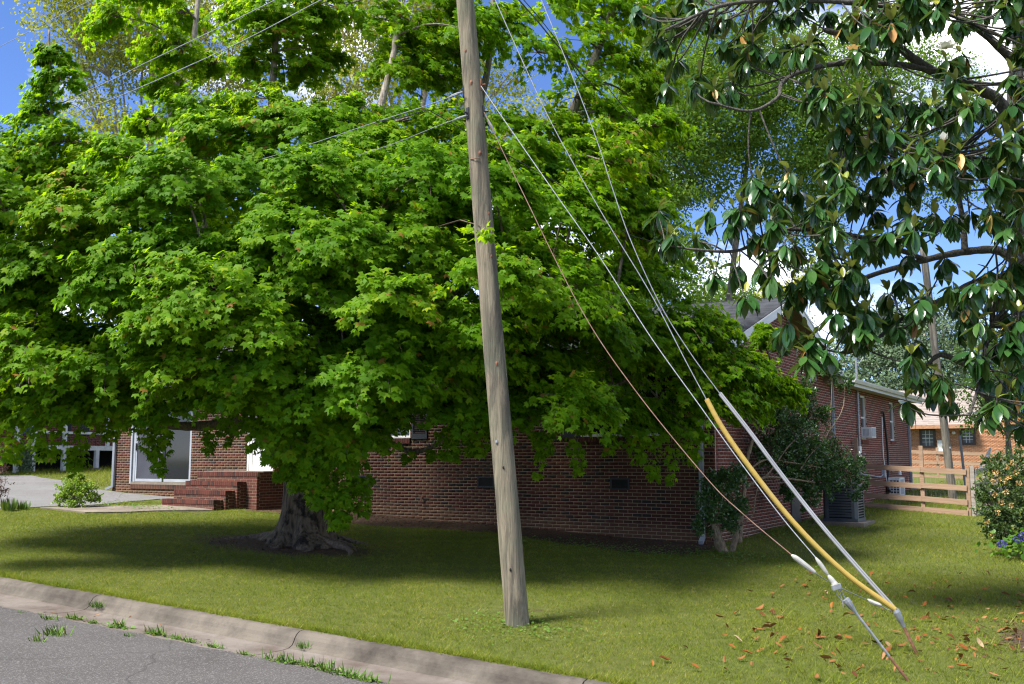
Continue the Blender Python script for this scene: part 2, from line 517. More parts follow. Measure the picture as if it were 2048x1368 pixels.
def shingle_mat(name, a, b):
    t = NT(name)
    pos = t.n('NewGeometry').outputs['Position']
    bt = t.n('TexBrick', Scale=1.0, offset=0.5)
    m = t.n('Mapping', Scale=(1.0, 1.0, 1.0))
    t.put(m.inputs['Vector'], pos)
    v = t.noise(14, 4, 0.7, pos)
    w_ = t.n('TexWhiteNoise')
    sn = t.n('VectorMath', operation='SNAP')
    t.put(sn.inputs[0], pos)
    sn.inputs[1].default_value = (0.30, 0.125, 5.0)
    t.put(w_.inputs['Vector'], sn.outputs[0])
    c = t.ramp(w_.outputs['Value'], [(0.0, a), (1.0, b)])
    c = t.mix(t.math('MULTIPLY', v, 0.5), c, a)
    t.end(t.pr(c, 0.9, 0.3, bump=t.noise(180, 2, 0.7, pos), bstr=0.5, bdist=0.004))


shingle_mat('shingle_charcoal', (0.045, 0.048, 0.056), (0.095, 0.10, 0.115))
shingle_mat('shingle_taupe', (0.20, 0.165, 0.145), (0.30, 0.255, 0.225))


# ------------------------------------------------------------------ building blocks
class MB:
    def __init__(s):
        s.v, s.f = [], []

    def add(s, vs, fs):
        o = len(s.v)
        s.v.extend([tuple(map(float, p)) for p in vs])
        s.f.extend([tuple(i + o for i in f) for f in fs])
        return s

    def box(s, x0, x1, y0, y1, z0, z1):
        vs = [(x0, y0, z0), (x1, y0, z0), (x1, y1, z0), (x0, y1, z0), (x0, y0, z1), (x1, y0, z1), (x1, y1, z1), (x0, y1, z1)]
        return s.add(vs, [(3, 2, 1, 0), (4, 5, 6, 7), (0, 1, 5, 4), (1, 2, 6, 5), (2, 3, 7, 6), (3, 0, 4, 7)])

    def beam(s, a, b, w, h, up=(0, 0, 1)):
        a, b = np.array(a, float), np.array(b, float)
        d = (b - a) / np.linalg.norm(b - a)
        up = np.array(up, float)
        x = np.cross(d, up)
        x /= np.linalg.norm(x)
        z = np.cross(x, d)
        vs = [p + x * sx * w / 2 + z * sz * h / 2 for p in (a, b) for sx, sz in ((-1, -1), (1, -1), (1, 1), (-1, 1))]
        return s.add(vs, [(0, 1, 2, 3), (7, 6, 5, 4), (0, 4, 5, 1), (1, 5, 6, 2), (2, 6, 7, 3), (3, 7, 4, 0)])

    def tube(s, pts, r, k=6, cap=True):
        pts = np.array(pts, float)
        n = len(pts)
        r = np.broadcast_to(np.array(r, float), (n,))
        T = np.gradient(pts, axis=0)
        T /= np.linalg.norm(T, axis=1)[:, None] + 1e-9
        ref = np.array([0.0, 0.0, 1.0]) if abs(T[0][2]) < 0.9 else np.array([1.0, 0, 0])
        x = np.cross(T[0], ref)
        x /= np.linalg.norm(x)
        vs = []
        for i in range(n):
            x = x - T[i] * (x @ T[i])
            x /= np.linalg.norm(x) + 1e-9
            y = np.cross(T[i], x)
            for j in range(k):
                a = 2 * math.pi * j / k
                vs.append(pts[i] + r[i] * (math.cos(a) * x + math.sin(a) * y))
        fs = [(i * k + j, i * k + (j + 1) % k, (i + 1) * k + (j + 1) % k, (i + 1) * k + j) for i in range(n - 1) for j in range(k)]
        if cap:
            fs += [tuple(range(k))[::-1], tuple((n - 1) * k + j for j in range(k))]
        return s.add(vs, fs)

    def prism(s, poly, y0, y1, axis='y'):
        """poly in (a, b); extruded along the third axis"""
        n = len(poly)
        def P(a, b, c):
            return {'y': (a, c, b), 'x': (c, a, b), 'z': (a, b, c)}[axis]
        vs = [P(a, b, y0) for a, b in poly] + [P(a, b, y1) for a, b in poly]
        fs = [tuple(range(n))[::-1], tuple(range(n, 2 * n))] + [(i, (i + 1) % n, n + (i + 1) % n, n + i) for i in range(n)]
        return s.add(vs, fs)

    def sheet(s, pts):
        return s.add(pts, [tuple(range(len(pts)))])

    def lathe(s, prof, c=(0, 0, 0), k=16):
        vs = [(c[0] + r * math.cos(2 * math.pi * j / k), c[1] + r * math.sin(2 * math.pi * j / k), c[2] + z) for r, z in prof for j in range(k)]
        n = len(prof)
        fs = [(i * k + j, i * k + (j + 1) % k, (i + 1) * k + (j + 1) % k, (i + 1) * k + j) for i in range(n - 1) for j in range(k)]
        fs += [tuple(range(k))[::-1], tuple((n - 1) * k + j for j in range(k))]
        return s.add(vs, fs)

    def build(s, name, mat, parent=None, smooth=False, local=False):
        return link(name, np.array(s.v), s.f, mat, parent, smooth, local)


def link(name, V, F, mat, parent=None, smooth=False, local=False, tone=None, extra=None):
    V = np.asarray(V, float)
    if parent is not None and not local:
        V = V - worldloc(parent)
    me = bpy.data.meshes.new(name)
    if isinstance(F, np.ndarray):
        k = F.shape[1]
        me.vertices.add(len(V))
        me.vertices.foreach_set('co', V.astype(np.float32).ravel())
        me.loops.add(F.size)
        me.loops.foreach_set('vertex_index', F.astype(np.int32).ravel())
        me.polygons.add(len(F))
        me.polygons.foreach_set('loop_start', np.arange(0, F.size, k, dtype=np.int32))
        me.polygons.foreach_set('loop_total', np.full(len(F), k, dtype=np.int32))
        me.update(calc_edges=True)
    else:
        me.from_pydata([tuple(p) for p in V], [], F)
        me.update()
    if smooth:
        me.polygons.foreach_set('use_smooth', np.ones(len(me.polygons), dtype=bool))
    for nm, arr in (('tone', tone),) + tuple((extra or {}).items()):
        if arr is not None:
            a = me.attributes.new(nm, 'FLOAT', 'POINT')
            a.data.foreach_set('value', np.asarray(arr, np.float32))
    me.materials.append(MATS[mat])
    o = bpy.data.objects.new(name, me)
    COL.objects.link(o)
    if parent is not None:
        o.parent = parent
    return o


WL = {}


def worldloc(o):
    p = np.zeros(3)
    while o is not None:
        p = p + np.array(o.location)
        o = o.parent
    return p


def tag(o, label, cat, group=None):
    o['label'] = label
    o['category'] = cat
    if group:
        o['group'] = group
    return o


def thing(name, label, cat, loc=(0, 0, 0), group=None):
    o = bpy.data.objects.new(name, None)
    o.empty_display_size = 0.2
    COL.objects.link(o)
    o.location = tuple(map(float, loc))
    return tag(o, label, cat, group)


def structure(o, label=None):
    o['kind'] = 'structure'
    if label:
        o['label'] = label
    return o


def box(name, mat, parent, *a):
    return MB().box(*a).build(name, mat, parent)


def smooth_path(pts, n):
    """Catmull-Rom through the points"""
    P = np.array(pts, float)
    P = np.vstack([2 * P[0] - P[1], P, 2 * P[-1] - P[-2]])
    m = len(P) - 3
    out = []
    for s in np.linspace(0, m - 1e-6, n):
        i = int(s)
        t = s - i
        a, b, c, d = P[i:i + 4]
        out.append(0.5 * ((2 * b) + (-a + c) * t + (2 * a - 5 * b + 4 * c - d) * t * t + (-a + 3 * b - 3 * c + d) * t ** 3))
    return np.array(out)


def onU(x, y, u0):
    r = _F + _R * (x - 1024) / 2000 + _U * (684 - y) / 2000
    return CAM + r * ((u0 - CAM[0]) / r[0])


def onW(x, y, w0):
    r = _F + _R * (x - 1024) / 2000 + _U * (684 - y) / 2000
    return CAM + r * ((w0 - CAM[1]) / r[1])


def fnoise(x, y, s=1.0):
    return (np.sin(x * 1.7 * s + 1.3) * np.cos(y * 2.1 * s + .4) + .5 * np.sin(x * 4.3 * s + y * 3.1 * s) + .3 * np.sin(y * 7.7 * s - x * 5.9 * s)) / 1.8


# ------------------------------------------------------------------ ground
TRUNK = np.array([-6.04, -4.78, 0.0])
TRUNK[2] = gz(TRUNK[0], TRUNK[1])
MAG = np.array([5.98, -2.50, 0.0])
MAG[2] = gz(MAG[0], MAG[1])
POLE = np.array([0.75, -8.52, 0.0])
POLE[2] = gz(POLE[0], POLE[1])


def bare_at(u, w):
    b = np.zeros_like(u)
    edge = -1.55 + 0.35 * np.sin(u * 1.1) - 0.25 * np.clip(u + 4, 0, 4) * 0.2
    b = np.maximum(b, np.clip((w - edge) / 0.5 + 0.5, 0, 1) * (w < 0.3) * (u > -11.2) * (u < 0.25))
    d = np.hypot((u - TRUNK[0]) / 1.9, (w - TRUNK[1] + 0.5) / 0.95)
    b = np.maximum(b, np.clip(1.45 - d, 0, 1))
    d = np.hypot((u - 6.2) / 0.8, (w + 5.6) / 1.0)
    b = np.maximum(b, np.clip(1.5 - d, 0, 0.85))
    d = np.hypot((u + 12.8) / 1.6, (w + 2.3) / 0.7)
    b = np.maximum(b, np.clip(1.3 - d, 0, 0.8))
    d = np.hypot((u - POLE[0] + 0.4) / 0.9, (w - POLE[1] - 0.7) / 0.6)
    b = np.maximum(b, 0.5 * np.clip(1.2 - d, 0, 1))
    return b


def ground_z(u, w):
    return gz(u, w) + 0.018 * fnoise(u, w, 0.8) * np.clip((w + 10.1) / 1.5, 0, 1)


us = np.concatenate([np.linspace(-400, -60, 12), np.linspace(-50, -21, 30), np.arange(-20, 10.01, 0.25), np.linspace(11, 30, 20), np.linspace(45, 400, 10)])
ws = np.concatenate([np.arange(-10.16, 12, 0.25), np.linspace(13, 60, 48), np.linspace(80, 600, 12)])
UU, WW = np.meshgrid(us, ws, indexing='ij')
ZZ = ground_z(UU, WW)
nu, nw = len(us), len(ws)
idx = np.arange(nu * nw).reshape(nu, nw)
F = np.stack([idx[:-1, :-1], idx[1:, :-1], idx[1:, 1:], idx[:-1, 1:]], -1).reshape(-1, 4)
structure(link('lawn', np.stack([UU, WW, ZZ], -1).reshape(-1, 3), F, 'lawn_soil', smooth=True, extra={'bare': bare_at(UU, WW).ravel()}))

# road, on the camera's side of the kerb
us2 = np.concatenate([np.linspace(-300, -25, 12), np.arange(-24, 20.01, 0.2), np.linspace(24, 300, 12)])
wl_ = np.array([0.0, -0.25, -1.0, -2.5, -4.2, -6.5, -9.0])
rv, rf = [], []
for i, u in enumerate(us2):
    e = -10.985 + 0.035 * fnoise(np.array(u), np.array(0.3), 2.2) + 0.02 * math.sin(u * 9.1)
    for j, d in enumerate(wl_):
        crown = 0.02 * min(1, -d / 4.2) * 2 - (0.03 * max(0, (-d - 4.2) / 4.8))
        rv.append((u, e + d, gz(u, -10.2) - 0.128 + crown))
for i in range(len(us2) - 1):
    for j in range(len(wl_) - 1):
        a = i * len(wl_) + j
        rf.append((a, a + 1, a + len(wl_) + 1, a + len(wl_)))
structure(link('road', np.array(rv), rf, 'asphalt_road', smooth=True))
vs_, fs_ = [], []
for i, u in enumerate((-300, -60, -24, 20, 60, 300)):
    for w in (-19.7, -40, -300):
        vs_.append((u, w, gz(u, -10.2) - 0.10 - 0.001 * (-w - 19.7)))
for i in range(5):
    for j in range(2):
        a = i * 3 + j
        fs_.append((a, a + 1, a + 4, a + 3))
structure(link('verge', np.array(vs_), fs_, 'lawn_soil', extra={'bare': np.zeros(18)}))

# kerb and gutter, cast in lengths with open joints
kerb = bpy.data.objects.new('kerb', None)
COL.objects.link(kerb)
structure(kerb)
KP = [(-10.13, -0.30), (-10.13, 0.004), (-10.18, 0.012), (-10.245, 0.005), (-10.285, -0.016), (-10.315, -0.05), (-10.335, -0.09), (-10.36, -0.122), (-10.405, -0.145), (-10.405, -0.30)]
GP = [(-10.406, -0.30), (-10.406, -0.1455), (-10.50, -0.154), (-10.80, -0.145), (-11.02, -0.133), (-11.02, -0.30)]
for k in range(-9, 6):
    a, b = -0.93 + 3.42 * k + 0.006, -0.93 + 3.42 * (k + 1) - 0.006
    for nm, prof, mt in (('kerb_segment', KP, 'concrete_kerb'), ('gutter_slab', GP, 'concrete_gutter')):
        us3 = np.linspace(a, b, 20)
        n = len(prof)
        V = np.array([(u, w + 0.006 * fnoise(np.array(u), np.array(w * 3), 3), gz(u, -10.2) + z + (0.004 * fnoise(np.array(u * 2.0), np.array(w * 9)) if 0 < i < n - 1 else 0)) for u in us3 for i, (w, z) in enumerate(prof)])
        Fk = [(i * n + j, i * n + j + 1, (i + 1) * n + j + 1, (i + 1) * n + j) for i in range(19) for j in range(n - 1)]
        Fk += [tuple(range(n)), tuple(19 * n + j for j in range(n))[::-1]]
        o = link(nm, V, Fk, mt, kerb, smooth=False)


def pad(name, pix, mat, lift, thick=0.0, sub=14):
    """a flat slab whose outline is given as points on the ground"""
    pts = np.array([p[:2] for p in pix])
    c = pts.mean(0)
    V, Fs = [], []
    n = len(pts)
    dense = []
    for i in range(n):
        a, b = pts[i], pts[(i + 1) % n]
        for t in np.linspace(0, 1, sub, endpoint=False):
            q = a + (b - a) * t
            dense.append(q + 0.012 * fnoise(np.array(q[0] * 3), np.array(q[1] * 3), 2))
    m = len(dense)
    rings = [1.0, 0.75, 0.5, 0.25]
    for s in rings:
        for q in dense:
            p = c + (q - c) * s
            V.append((p[0], p[1], ground_z(p[0], p[1]) + lift))
    V.append((c[0], c[1], ground_z(c[0], c[1]) + lift))
    for r in range(len(rings) - 1):
        for i in range(m):
            Fs.append((r * m + i, r * m + (i + 1) % m, (r + 1) * m + (i + 1) % m, (r + 1) * m + i))
    for i in range(m):
        Fs.append(((len(rings) - 1) * m + i, (len(rings) - 1) * m + (i + 1) % m, len(V) - 1))
    if thick:
        o_ = len(V)
        for q in dense:
            V.append((q[0], q[1], ground_z(q[0], q[1]) + lift - thick))
        for i in range(m):
            Fs.append((i, o_ + i, o_ + (i + 1) % m, (i + 1) % m))
    return link(name, np.array(V), Fs, mat)


structure(pad('driveway', [onground(-420, 1012), onground(20, 1018), onground(200, 1010), onground(320, 999), (-13.2, -0.2), (-17.9, -0.2), (-21, 1.2), (-24.6, 2.0), (-26.0, 0.6), onground(-420, 960)], 'asphalt_drive', 0.02, 0.08))
structure(pad('path', [onground(80, 1017.5), onground(170, 1028), onground(300, 1024.5), onground(425, 1022.5), onground(415, 1013), onground(330, 1011), onground(200, 1015)], 'concrete_walk', 0.035, 0.1))

# ------------------------------------------------------------------ the red brick house
CH, BL = 0.0677, 0.2032          # course height, brick length with its joint
MJ = 0.0105
EAVE, RIDGE, DEPTH, FAR = 3.66, 5.36, 9.05, 20.1
LEFT = -17.78
house = thing('brick_house', 'long red brick house with charcoal shingle roof behind the big maple', 'house', (0, 0, 0))
wall = bpy.data.objects.new('wall', None)
COL.objects.link(wall)
wall.parent = house

OPEN_F = [(-16.98, -14.58, 0.93, 3.02), (-12.52, -11.58, 1.31, 3.38), (-9.0, -7.28, 2.09, 3.45), (-2.83, -1.15, 2.07, 3.45)]
OPEN_G = [(12.55, 13.33, 2.19, 3.52), (16.86, 17.64, 2.22, 3.52)]


def slabs(a0, a1, z0, z1, holes, to3, name, mat):
    A = sorted({a0, a1, *[h[0] for h in holes], *[h[1] for h in holes]})
    Z = sorted({z0, z1, *[h[2] for h in holes], *[h[3] for h in holes]})
    mb = MB()
    for i in range(len(A) - 1):
        for j in range(len(Z) - 1):
            ca, cz = (A[i] + A[i + 1]) / 2, (Z[j] + Z[j + 1]) / 2
            if any(h[0] < ca < h[1] and h[2] < cz < h[3] for h in holes):
                continue
            to3(mb, A[i], A[i + 1], Z[j], Z[j + 1])
    return mb.build(name, mat, wall)


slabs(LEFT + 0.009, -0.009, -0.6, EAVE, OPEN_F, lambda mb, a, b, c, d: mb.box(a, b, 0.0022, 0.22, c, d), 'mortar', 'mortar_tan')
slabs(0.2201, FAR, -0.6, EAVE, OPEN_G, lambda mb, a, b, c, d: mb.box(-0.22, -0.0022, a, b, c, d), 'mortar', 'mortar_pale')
m = MB()
m.prism([(0.2, EAVE), (DEPTH - 0.2, EAVE), (DEPTH / 2, RIDGE - 0.14)], -0.22, -0.0022, 'x')
m.build('mortar', 'mortar_pale', wall)
box('mortar', 'mortar_pale', wall, LEFT + 0.009, LEFT + 0.2, 0.2201, DEPTH, -0.6, EAVE)
box('mortar', 'mortar_pale', wall, LEFT + 0.2, -6.6, DEPTH - 0.2, DEPTH, -0.6, EAVE)
box('mortar', 'mortar_pale', wall, -8.2, -8.0, DEPTH, FAR, -0.6, EAVE)
box('mortar', 'mortar_pale', wall, -8.0, -0.2201, FAR - 0.2, FAR, -0.6, EAVE)


def courses(a0, a1, z0, z1, holes, top=None):
    """every brick of a running-bond wall as (start, end, z0, z1, whole)"""
    out = []
    r0 = int(math.floor(z0 / CH))
    r1 = int(math.ceil(z1 / CH))
    for r in range(r0, r1):
        zb, zt = r * CH + MJ / 2, (r + 1) * CH - MJ / 2
        if zt > z1 + 0.02:
            continue
        off = (r % 2) * BL / 2
        k0, k1 = int(math.floor((a0 - off) / BL)), int(math.ceil((a1 - off) / BL))
        for k in range(k0, k1 + 1):
            s, e = k * BL + off + MJ / 2, (k + 1) * BL + off - MJ / 2
            segs = [(max(s, a0), min(e, a1))]
            for h in holes:
                if h[2] < zt and h[3] > zb:
                    ns = []
                    for q in segs:
                        if h[1] <= q[0] or h[0] >= q[1]:
                            ns.append(q)
                        else:
                            if q[0] < h[0] - 0.02:
                                ns.append((q[0], h[0]))
                            if q[1] > h[1] + 0.02:
                                ns.append((h[1], q[1]))
                    segs = ns
            for q in segs:
                if q[1] - q[0] < 0.02:
                    continue
                if top is not None and zt > top((q[0] + q[1]) / 2):
                    continue
                out.append((q[0], q[1], zb, zt, abs(q[1] - q[0] - (BL - MJ)) < 1e-4))
    return out


def brick_mesh(lst, to3, jit, name, mat, parent, kind='stuff'):
    n = len(lst)
    A = np.array([(b[0], b[1], b[2], b[3]) for b in lst])
    A = A + RNG.normal(0, jit * 0.35, A.shape)
    pr = RNG.uniform(-1, 1, n) * jit
    V = np.zeros((n, 8, 3))
    for i, (ai, zi, dp) in enumerate([(0, 2, 0), (1, 2, 0), (1, 3, 0), (0, 3, 0), (0, 2, 1), (1, 2, 1), (1, 3, 1), (0, 3, 1)]):
        V[:, i, 0], V[:, i, 1], V[:, i, 2] = A[:, ai], pr if dp == 0 else 0.03, A[:, zi]
    V = to3(V.reshape(-1, 3))
    base = np.array([(0, 1, 2, 3), (0, 4, 5, 1), (1, 5, 6, 2), (2, 6, 7, 3), (3, 7, 4, 0)])
    F = (np.arange(n)[:, None, None] * 8 + base[None]).reshape(-1, 4)
    o = link(name, V, F, mat, parent)
    if kind:
        o['kind'] = kind
    return o


fr = courses(LEFT, 0.0, -0.34, EAVE, OPEN_F)
whole = [b for b in fr if b[4] and b[0] > -9 and 0.0 < b[2] + 0.0398 * b[0] + 0.3 and b[3] < 2.02 and b[2] > -0.03]
whole.sort(key=lambda b: -b[1])
single = set(map(tuple, whole[:300]))
rest = [b for b in fr if tuple(b) not in single]
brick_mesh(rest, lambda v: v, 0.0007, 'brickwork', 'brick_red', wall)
bm_ = []
for q in range(4):
    mb = MB().box(-(BL - MJ) / 2, (BL - MJ) / 2, 0, 0.03, -(CH - MJ) / 2, (CH - MJ) / 2)
    V = np.array(mb.v) + RNG.normal(0, 0.0006, (8, 3))
    me = bpy.data.meshes.new('brick')
    me.from_pydata([tuple(p) for p in V], [], mb.f)
    me.materials.append(MATS['brick_red'])
    bm_.append(me)
for i, b in enumerate(whole[:300]):
    o = bpy.data.objects.new('brick', bm_[i % 4])
    COL.objects.link(o)
    o.parent = wall
    o.location = ((b[0] + b[1]) / 2, RNG.uniform(-0.0006, 0.0006), (b[2] + b[3]) / 2)
gb = courses(0.0, FAR, -0.2, EAVE, OPEN_G) + courses(0.3, DEPTH - 0.3, EAVE, RIDGE, [], top=lambda a: EAVE + (RIDGE - EAVE - 0.1) * (1 - abs(a - DEPTH / 2) / (DEPTH / 2)))
brick_mesh(gb, lambda v: np.stack([-v[:, 1], v[:, 0], v[:, 2]], -1), 0.0007, 'brickwork', 'brick_gable', wall)
lw = courses(0.0, DEPTH, -0.0, EAVE, [])
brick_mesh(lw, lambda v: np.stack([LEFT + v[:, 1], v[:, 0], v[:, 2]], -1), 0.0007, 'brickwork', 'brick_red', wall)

# sills of bricks on edge
for (a, b, z) in ((-9.06, -7.22, 2.09), (-2.89, -1.09, 2.07)):
    x = a
    while x < b - 0.05:
        o = MB().box(x + 0.004, x + 0.062, -0.045, 0.05, z - 0.115, z - 0.002).build('sill_brick', 'brick_red', wall)
        x += 0.0667
x = -16.98
while x < -13.6:
    MB().box(x + 0.004, x + 0.062, -0.03, 0.05, 0.80, 0.915).build('sill_brick', 'brick_red', wall)
    x += 0.0667
for (a, b, z) in ((12.5, 13.4, 2.19), (16.8, 17.7, 2.22)):
    x = a
    while x < b - 0.05:
        MB().box(-0.05, 0.035, x + 0.004, x + 0.062, z - 0.115, z - 0.002).build('sill_brick', 'brick_gable', wall)
        x += 0.0667

# roof
roof = bpy.data.objects.new('roof', None)
COL.objects.link(roof)
roof.parent = house
RU0, RU1, EO = LEFT - 0.4, 0.38, 0.42
slope = (RIDGE - EAVE - 0.06) / (DEPTH / 2 + EO)
L = math.hypot(DEPTH / 2 + EO, RIDGE - EAVE - 0.06)
nc = int(L / 0.127)
cs, sn_ = (DEPTH / 2 + EO) / L, (RIDGE - EAVE - 0.06) / L
for side in (1, -1):
    mb = MB()
    for k in range(nc + 1):
        s0, s1 = k * L / nc - 0.01, min((k + 1) * L / nc + 0.06, L)
        s0 = max(s0, 0.0)
        pts = []
        for s, h in ((s0, 0.030), (s1, 0.012), (s1, 0.0), (s0, 0.0)):
            w = -EO + s * cs - h * sn_
            z = EAVE + 0.06 + s * sn_ + h * cs
            pts.append((w if side == 1 else DEPTH - w, z))
        if side == 1:
            MB().prism(pts, RU0, RU1, 'x').build('shingle_course', 'shingle_charcoal', roof)
        else:
            mb.prism(pts, RU0, RU1, 'x')
    if side == -1:
        mb.build('shingle_slope', 'shingle_charcoal', roof)
# deck boards under the shingles, fascia, rake and soffit
for side in (1, -1):
    def P(w, z):
        return (w if side == 1 else DEPTH - w, z)
    MB().prism([P(-EO + 0.01, EAVE + 0.055), P(DEPTH / 2, RIDGE - 0.005), P(DEPTH / 2, RIDGE - 0.09), P(-EO + 0.01, EAVE - 0.03)], RU0 + 0.02, RU1 - 0.03, 'x').build('soffit', 'soffit_brown', roof)
    for ux in (RU0 + 0.001, RU1 - 0.028):
        MB().prism([P(-EO - 0.01, EAVE + 0.062), P(DEPTH / 2, RIDGE + 0.004), P(DEPTH / 2, RIDGE - 0.20), P(-EO - 0.01, EAVE - 0.14)], ux, ux + 0.027, 'x').build('rake_board', 'white_paint', roof)
        MB().prism([P(-EO - 0.01, EAVE + 0.063), P(DEPTH / 2, RIDGE + 0.005), P(DEPTH / 2, RIDGE - 0.04), P(-EO - 0.01, EAVE + 0.02)], ux + (0.0275 if ux > -1 else -0.016), ux + (0.043 if ux > -1 else -0.0005), 'x').build('drip_edge', 'white_paint', roof)
MB().box(RU0 + 0.02, RU1 - 0.032, -EO, 0.0, EAVE - 0.06, EAVE - 0.032).build('soffit', 'soffit_tan', roof)
MB().box(RU0, RU1 - 0.03, -EO - 0.02, -EO, EAVE - 0.12, EAVE + 0.052).build('fascia', 'white_paint', roof)
# boxed corner of the gable at the back eave
MB().prism([(DEPTH - 0.75, EAVE - 0.06), (DEPTH + EO - 0.02, EAVE - 0.06), (DEPTH + EO - 0.02, EAVE + 0.02), (DEPTH - 0.75, EAVE + 0.3)], 0.002, RU1 - 0.034, 'x').build('cornice_return', 'soffit_brown', roof)


def gutter(name, pts_poly, a, b, axis, mat='white_paint'):
    return MB().prism(pts_poly, a, b, axis).build(name, mat, house)


GPF = [(0, 0), (-0.02, -0.10), (-0.08, -0.10), (-0.12, -0.03), (-0.125, 0.0), (-0.115, 0.0), (-0.075, -0.09), (-0.025, -0.09), (-0.01, 0)]
gutter('gutter', [(-EO - 0.021 + a, EAVE + 0.04 + b) for a, b in GPF], RU0, RU1 - 0.03, 'x')
# wing behind: eave along the side wall
WE = 0.44
MB().box(0.002, WE, DEPTH + EO + 0.01, FAR + 0.4, EAVE - 0.02, EAVE + 0.01).build('soffit', 'soffit_tan', roof)
MB().box(WE, WE + 0.022, DEPTH + EO + 0.01, FAR + 0.4, EAVE - 0.07, EAVE + 0.11).build('fascia', 'white_paint', roof)
gutter('gutter', [(WE + 0.023 - a, EAVE + 0.115 + b) for a, b in GPF], DEPTH + EO - 0.05, FAR + 0.42, 'y')
for sgn in (1, -1):
    p_ = [(WE + 0.05, EAVE + 0.12), (-4.0, EAVE + 1.5), (-4.0, EAVE + 1.44), (WE + 0.05, EAVE + 0.085)]
    if sgn < 0:
        p_ = [(-8.0 - a, z) for a, z in p_]
    MB().prism(p_, DEPTH - 2.0, FAR + 0.42, 'y').build('shingle_slope', 'shingle_charcoal', roof)
MB().prism([(WE, EAVE + 0.1), (-4, EAVE + 1.43), (-8.0 - WE, EAVE + 0.1)], FAR - 0.01, FAR, 'y').build('gable_end', 'white_paint', roof)


def downspout(p, z0, z1, axis, kick):
    """rectangular downspout on a wall, with an elbow at its foot"""
    mb = MB()
    x, y = p
    w, d = 0.085, 0.062
    mb.box(x - (w if axis == 'x' else d) / 2, x + (w if axis == 'x' else d) / 2, y - (d if axis == 'x' else w) / 2, y + (d if axis == 'x' else w) / 2, z0 + 0.10, z1)
    for k in range(3):
        off = (k - 1) * 0.026
        if axis == 'x':
            mb.box(x + off - 0.004, x + off + 0.004, y - d / 2 - 0.006, y - d / 2 + 0.001, z0 + 0.11, z1 - 0.02)
        else:
            mb.box(x + d / 2 - 0.001, x + d / 2 + 0.006, y + off - 0.004, y + off + 0.004, z0 + 0.11, z1 - 0.02)
    o = mb.build('downspout', 'grey_metal', house)
    MB().beam((x, y, z0 + 0.12), (x + kick[0], y + kick[1], z0 + 0.035), 0.085, 0.066).build('elbow', 'grey_metal', o)
    return o


downspout((-0.255, -0.04), gz(-0.25, 0) + 0.0, EAVE - 0.05, 'x', (0.03, -0.19))
downspout((-17.70, -0.04), gz(-17.7, 0) + 0.03, EAVE - 0.05, 'x', (-0.17, -0.10))
downspout((0.04, DEPTH + 0.02), gz(0, DEPTH), EAVE - 0.06, 'y', (0.15, 0.0))
downspout((0.04, FAR - 0.05), gz(0, FAR), EAVE - 0.02, 'y', (0.15, 0.0))
# cable down the near corner
MB().tube([(0.012, 0.03, z) for z in np.linspace(0.9, EAVE, 6)], 0.006, 6).build('cable', 'white_paint', house)

# windows of the front, with louvred shutters
def front_window(a, b, z0, z1):
    w = bpy.data.objects.new('window', None)
    COL.objects.link(w)
    w.parent = house
    mb = MB()
    t = 0.06
    for q in ((a + .004, a + t, z0, z1), (b - t, b - .004, z0, z1), (a + t, b - t, z0 + .004, z0 + t), (a + t, b - t, z1 - t, z1 - .004), ((a + b) / 2 - .03, (a + b) / 2 + .03, z0 + t, z1 - t)):
        mb.box(q[0], q[1], 0.05, 0.11, q[2], q[3])
    mb.box(a - 0.03, b + 0.03, -0.03, 0.049, z0 + 0.002, z0 + 0.032)
    mb.build('frame', 'white_paint', w)
    for s0, s1 in ((a + t, (a + b) / 2 - .03), ((a + b) / 2 + .03, b - t)):
        zm = (z0 + z1) / 2
        MB().box(s0 + .001, s1 - .001, 0.06, 0.095, zm - .02, zm + .02).build('meeting_rail', 'white_paint', w)
        for z2, z3 in ((z0 + t + .001, zm - .021), (zm + .021, z1 - t - .001)):
            MB().box(s0 + .001, s1 - .001, 0.075, 0.081, z2, z3).build('pane', 'glass_dark', w)
    MB().box(a + .07, b - .07, 0.16, 0.165, z0 + .05, z1 - .05).build('curtain', 'curtain', w)
    for s0 in (a - 0.50, b + 0.06):
        sh = bpy.data.objects.new('shutter', None)
        COL.objects.link(sh)
        sh.parent = house
        mb = MB()
        mb.box(s0, s0 + .05, -.035, -.004, z0 - .02, z1)
        mb.box(s0 + .39, s0 + .44, -.035, -.004, z0 - .02, z1)
        for zz in (z0 - .02, (z0 + z1) / 2 - .03, z1 - .07):
            mb.box(s0 + .05, s0 + .39, -.033, -.005, zz, zz + (.12 if zz < z0 else .07))
        mb.build('stile', 'black_paint', sh)
        zz = z0 + 0.11
        while zz < z1 - 0.09:
            if abs(zz - (z0 + z1) / 2) > 0.06:
                MB().beam((s0 + .051, -.018, zz), (s0 + .389, -.018, zz), 0.007, 0.036, up=(0, -0.75, 1)).build('slat', 'black_paint', sh)
            zz += 0.042


front_window(-9.0, -7.28, 2.09, 3.45)
front_window(-2.83, -1.15, 2.07, 3.45)


